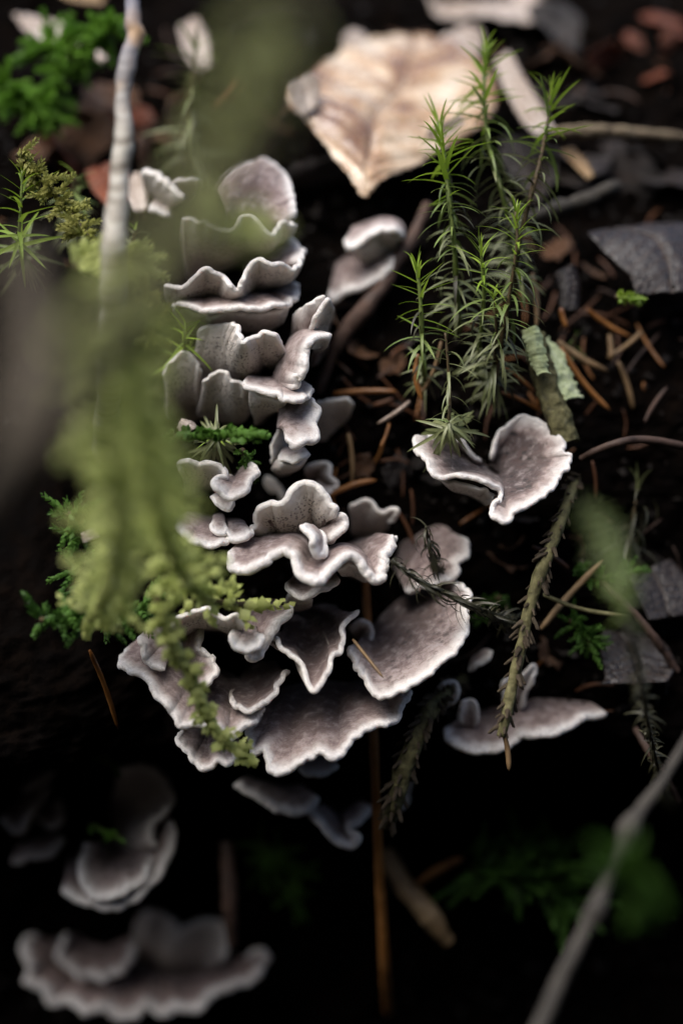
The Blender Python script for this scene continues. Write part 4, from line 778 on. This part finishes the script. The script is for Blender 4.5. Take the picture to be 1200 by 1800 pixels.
# ------------------------------------------------------------------ leaves
def leaf_sheet(root, org, left, right, mat, veins=7, vamp=.0006, curl=.0, serr=.0, th=.00025, n=90, m=36, ns=4, edge_curl=0.0, name='blade'):
    l = catmull([P(*p) for p in left], n); r = catmull([P(*p) for p in right], n)
    s = np.arange(n)
    out = unit(l-r); l = l + out*(serr*1e-3*((s*ns/n*7) % 1.0)[:, None]); r = r - out*(serr*1e-3*((s*ns/n*7+.4) % 1.0)[:, None])
    t = np.linspace(0, 1, m); G = l[:, None]*(1-t)[None, :, None]+r[:, None]*t[None, :, None]
    nn = unit(np.cross(np.gradient(G, axis=0), np.gradient(G, axis=1)))
    if np.einsum('ijk,ijk->', nn, CAM-G) < 0: nn = -nn
    c = np.abs(t-.5)*2; width = np.linalg.norm(r-l, axis=1)
    ph = (s/n)[:, None]*veins - c[None]*1.3
    h = vamp*np.abs(np.sin(np.pi*ph))*np.clip(1-(1-c)**6, 0, 1)[None] - .0006*np.exp(-(c/.06)**2)[None]
    h = h + curl*width[:, None]*(c**2)[None] + .001*fbm(G, 60, 3) - edge_curl*width[:, None]*(np.clip(c-.7, 0, 1)**2)[None]
    G = G + nn*h[..., None]
    V = np.vstack([G.reshape(-1, 3), (G-nn*th).reshape(-1, 3)])-org; k = n*m
    F = grid_faces(n, m)+[x[::-1] for x in grid_faces(n, m, k)]
    ring = [i*m for i in range(n)]+[(n-1)*m+j for j in range(1, m)]+[i*m+m-1 for i in range(n-2, -1, -1)]+[j for j in range(m-2, 0, -1)]
    for i in range(len(ring)):
        a, b = ring[i], ring[(i+1) % len(ring)]; F.append((a, b, b+k, a+k))
    lu = np.tile(t*2-1, n); lv = np.repeat(s/n, m)
    bl = ob(name, mesh(name, V, F, mat, {'lu': np.r_[lu, lu], 'lv': np.r_[lv, lv]}), root)
    return G, nn, bl
def deadleaf(label, left, right, mat, group=None, rib=True, **kw):
    org = np.mean([P(*p) for p in left+right], 0); root = thing('dead_leaf', org, label, 'leaf', group)
    G, nn, bl = leaf_sheet(root, org, left, right, mat, **kw)
    if rib:
        mid = G[:, G.shape[1]//2]-nn[:, G.shape[1]//2]*-.0001; V, F = tube_geo(mid[::3]-org, np.linspace(.00015, .0005, len(mid[::3])), 6, 0)
        ob('midrib', mesh('midrib', V, F, mat, {'lu': np.full(len(V), .5), 'lv': np.zeros(len(V))}), bl)
    return root
deadleaf('large pale wet birch leaf with toothed edge, its tip pointing down', [(640,346,24),(622,308,26),(600,278,28),(570,240,31),(542,205,33),(515,175,36),(508,140,42),(545,112,50),(600,84,58),(660,62,66)],
   [(640,346,24),(664,318,27),(692,298,30),(728,284,33),(765,258,36),(805,232,40),(850,205,44),(872,160,50),(850,110,58),(790,66,66)], M_leaf, veins=8, vamp=.0005, serr=.7, curl=-.05, ns=5)
deadleaf('bright curled edge scrap beside the large birch leaf', [(500,150,34),(510,180,33),(530,205,32)], [(545,128,38),(560,150,37),(556,190,34)], M_litterp, rib=False, n=30, m=14)
deadleaf('rolled grey leaf fragment on the birch leaf under the moss tips', [(748,236,26),(775,222,26),(812,206,26)], [(752,247,25),(785,244,25),(818,222,25)], M_litterp, rib=False, curl=.35, n=30, m=14)
deadleaf('pale leaf lying farther back behind the big birch leaf', [(752,-10,86),(765,25,80),(800,38,76),(850,30,75),(900,36,74),(945,40,74)], [(770,-45,98),(800,-40,96),(840,-40,95),(890,-35,92),(940,-15,86),(972,20,78)], M_litterp, n=50, m=20)
deadleaf('small bluish leaf scrap just behind the birch leaf top', [(595,70,64),(600,92,62),(622,92,62)], [(618,58,68),(640,64,67),(648,84,64)], M_litterp, rib=False, n=20, m=10)
deadleaf('folded pale leaf scrap behind the tallest moss tip', [(770,70,66),(800,90,64),(830,110,62)], [(820,45,72),(845,55,70),(850,80,67)], M_litterp, rib=False, n=24, m=12)
deadleaf('beige strip of leaf behind the two tallest moss shoots', [(868,110,52),(885,150,48),(915,210,44),(945,240,42)], [(895,95,54),(930,150,48),(955,190,45),(975,225,43)], M_litterp, n=40, m=14, curl=-.1)
deadleaf('yellowish leaf strip below the level grey twig', [(985,265,36),(1005,290,35),(1030,318,33)], [(1005,258,37),(1028,285,36),(1042,312,34)], M_needlet, rib=False, n=24, m=10)
deadleaf('smooth wet grey leaf beside the moss clump', [(1036,404,22),(1060,430,20),(1090,460,18),(1112,482,17),(1120,515,16)], [(1110,392,30),(1160,385,30),(1220,390,28),(1240,440,24),(1240,510,18)], M_litterd, veins=5, vamp=.00008, serr=.5, n=60, m=28, curl=-.06)
deadleaf('grey wet leaf with ragged lower edge beside the crossed needles', [(1058,1108,16),(1056,1150,12),(1062,1190,9),(1054,1204,8)], [(1120,1110,18),(1165,1130,16),(1185,1170,12),(1172,1200,9)], M_litterd, veins=5, vamp=.0001, n=50, m=24)
deadleaf('dim grey leaf above the lower grey one', [(1105,1010,16),(1120,1050,14),(1140,1090,13)], [(1180,980,20),(1215,1030,18),(1210,1080,16)], M_litterd, n=40, m=20, vamp=.0001)
deadleaf('grey crumpled leaf bit behind the lichened bark top', [(975,480,18),(985,510,17),(982,545,16)], [(1010,465,20),(1022,500,19),(1018,545,17)], M_litterd, rib=False, n=30, m=14, curl=-.2)
deadleaf('twisted dry leaf under the vivid moss sprig', [(20,35,56),(60,75,50),(120,100,46),(175,110,44)], [(50,40,58),(110,45,54),(150,75,50),(190,100,46)], M_litterp, n=40, m=14)
deadleaf('small orange leaf behind the vivid moss sprig and pale twig', [(105,-10,70),(140,8,64),(180,14,62)], [(130,-30,78),(160,-22,74),(185,0,68)], M_needlet, rib=False, n=24, m=10)
deadleaf('small pale leaf standing behind the dark upright moss shoot', [(312,50,62),(322,90,58),(345,125,56)], [(345,35,66),(368,75,60),(375,118,57)], M_litterp, rib=True, n=30, m=14)
deadleaf('pale tan leaf edge behind the foot of the standing twig', [(215,310,32),(220,345,28),(240,370,25)], [(245,300,34),(258,330,30),(262,365,26)], M_litterp, rib=False, n=24, m=12)
deadleaf('rust-red leaf low behind the standing twig', [(150,300,34),(165,335,30),(195,365,27)], [(200,285,38),(225,305,34),(230,345,30)], M_litterr, n=30, m=16)
deadleaf('small white leaf chip among the dark green moss', [(142,938,-14),(146,955,-14)], [(165,928,-14),(176,945,-14)], M_litterp, rib=False, n=10, m=8)
deadleaf('whitish nut-like leaf scrap next to the pale moss star', [(312,748,-2),(318,760,-3),(330,762,-3)], [(322,735,0),(340,738,-1),(350,752,-2)], M_litterp, rib=False, n=20, m=12, curl=-.3)
# loose brown litter on the top of the bank
LM = []
def litter_mesh(mat, seed):
    r = np.random.default_rng(seed); n, m = 26, 12; s = np.linspace(0, 1, n); t = np.linspace(-1, 1, m)
    w = .42*np.sin(np.pi*np.clip(s*.97+.015, 0, 1))**.7*(1+.25*vnoise(np.stack([s*6+seed, s*0, s*0], 1), 1))
    G = np.zeros((n, m, 3)); G[..., 0] = (s-.5)[:, None]; G[..., 1] = w[:, None]*t[None]
    G[..., 2] = r.uniform(-.3, .5)*(t**2)[None]*w[:, None] + r.uniform(-.5, .5)*((s-.5)**2)[:, None] + .05*fbm(G+seed, 4, 3) + .02*np.abs(np.sin(s*25))[:, None]*np.abs(t)[None]
    V = np.vstack([G.reshape(-1, 3), G.reshape(-1, 3)-[0, 0, .012]]); k = n*m; F = grid_faces(n, m)+[x[::-1] for x in grid_faces(n, m, k)]
    ring = [i*m for i in range(n)]+[(n-1)*m+j for j in range(1, m)]+[i*m+m-1 for i in range(n-2, -1, -1)]+[j for j in range(m-2, 0, -1)]
    for i in range(len(ring)):
        a, b = ring[i], ring[(i+1) % len(ring)]; F.append((a, b, b+k, a+k))
    lu = np.tile(t, n); lv = np.repeat(s, m)
    return mesh('litter_leaf', V, F, mat, {'lu': np.r_[lu, lu], 'lv': np.r_[lv, lv]})
LMs = [litter_mesh(m, i+1) for i, m in enumerate((M_litter, M_litterd, M_litterr, M_litterd, M_litter, M_litterd))]
def put_litter(x, y, size, me, label, group, r, lift=1.5):
    p = P(x, y, wall(y)-lift); o = ob('litter_leaf', me); o.location = p
    o.rotation_euler = (r.uniform(-.9, .9)+.5, r.uniform(-.6, .6), r.uniform(0, 6.28)); o.scale = (size*1e-3,)*3
    tag(o, label, 'leaf', group)
r_ = random.Random(9)
for x, y in ((130,210),(170,240),(260,250),(300,210),(120,270),(240,190),(280,290),(90,250),(190,175)):
    put_litter(x+r_.uniform(-15, 15), y+r_.uniform(-15, 15), r_.uniform(11, 18), r_.choice([LMs[0], LMs[2], LMs[4]]), 'crumpled brown leaf in the litter behind the pale standing twig', 'brown leaves behind the standing twig', r_, 4)
for x, y in ((1165,30),(1120,70),(1185,80),(1060,100),(1150,130),(1195,55)):
    put_litter(x, y, r_.uniform(7, 12), LMs[2], 'rust-red leaf scrap far back on top of the bank', 'rust-red scraps at the back', r_, 3)
for x, y in ((1000,160),(1060,190),(1020,120),(950,110),(930,300),(960,330),(1020,270),(1000,300),(560,330),(480,60),(550,50),(980,60),(1080,300),(1130,290),(1180,330)):
    put_litter(x+r_.uniform(-15, 15), y+r_.uniform(-15, 15), r_.uniform(10, 20), r_.choice([LMs[1], LMs[3], LMs[5], LMs[0]]), 'dark sodden leaf lying on top of the bank around the birch leaf', 'dark sodden leaves on top of the bank', r_, 3)
for x, y in ((610,560),(640,620),(690,640),(720,600),(640,820),(700,830),(980,440),(1040,480),(900,960),(890,990),(1000,1140),(920,910),(965,1150),(1010,960)):
    put_litter(x, y, r_.uniform(5, 9), r_.choice([LMs[0], LMs[1], LMs[4]]), 'small brown leaf crumb stuck to the dark face of the bank', 'leaf crumbs on the bank face', r_, 2)
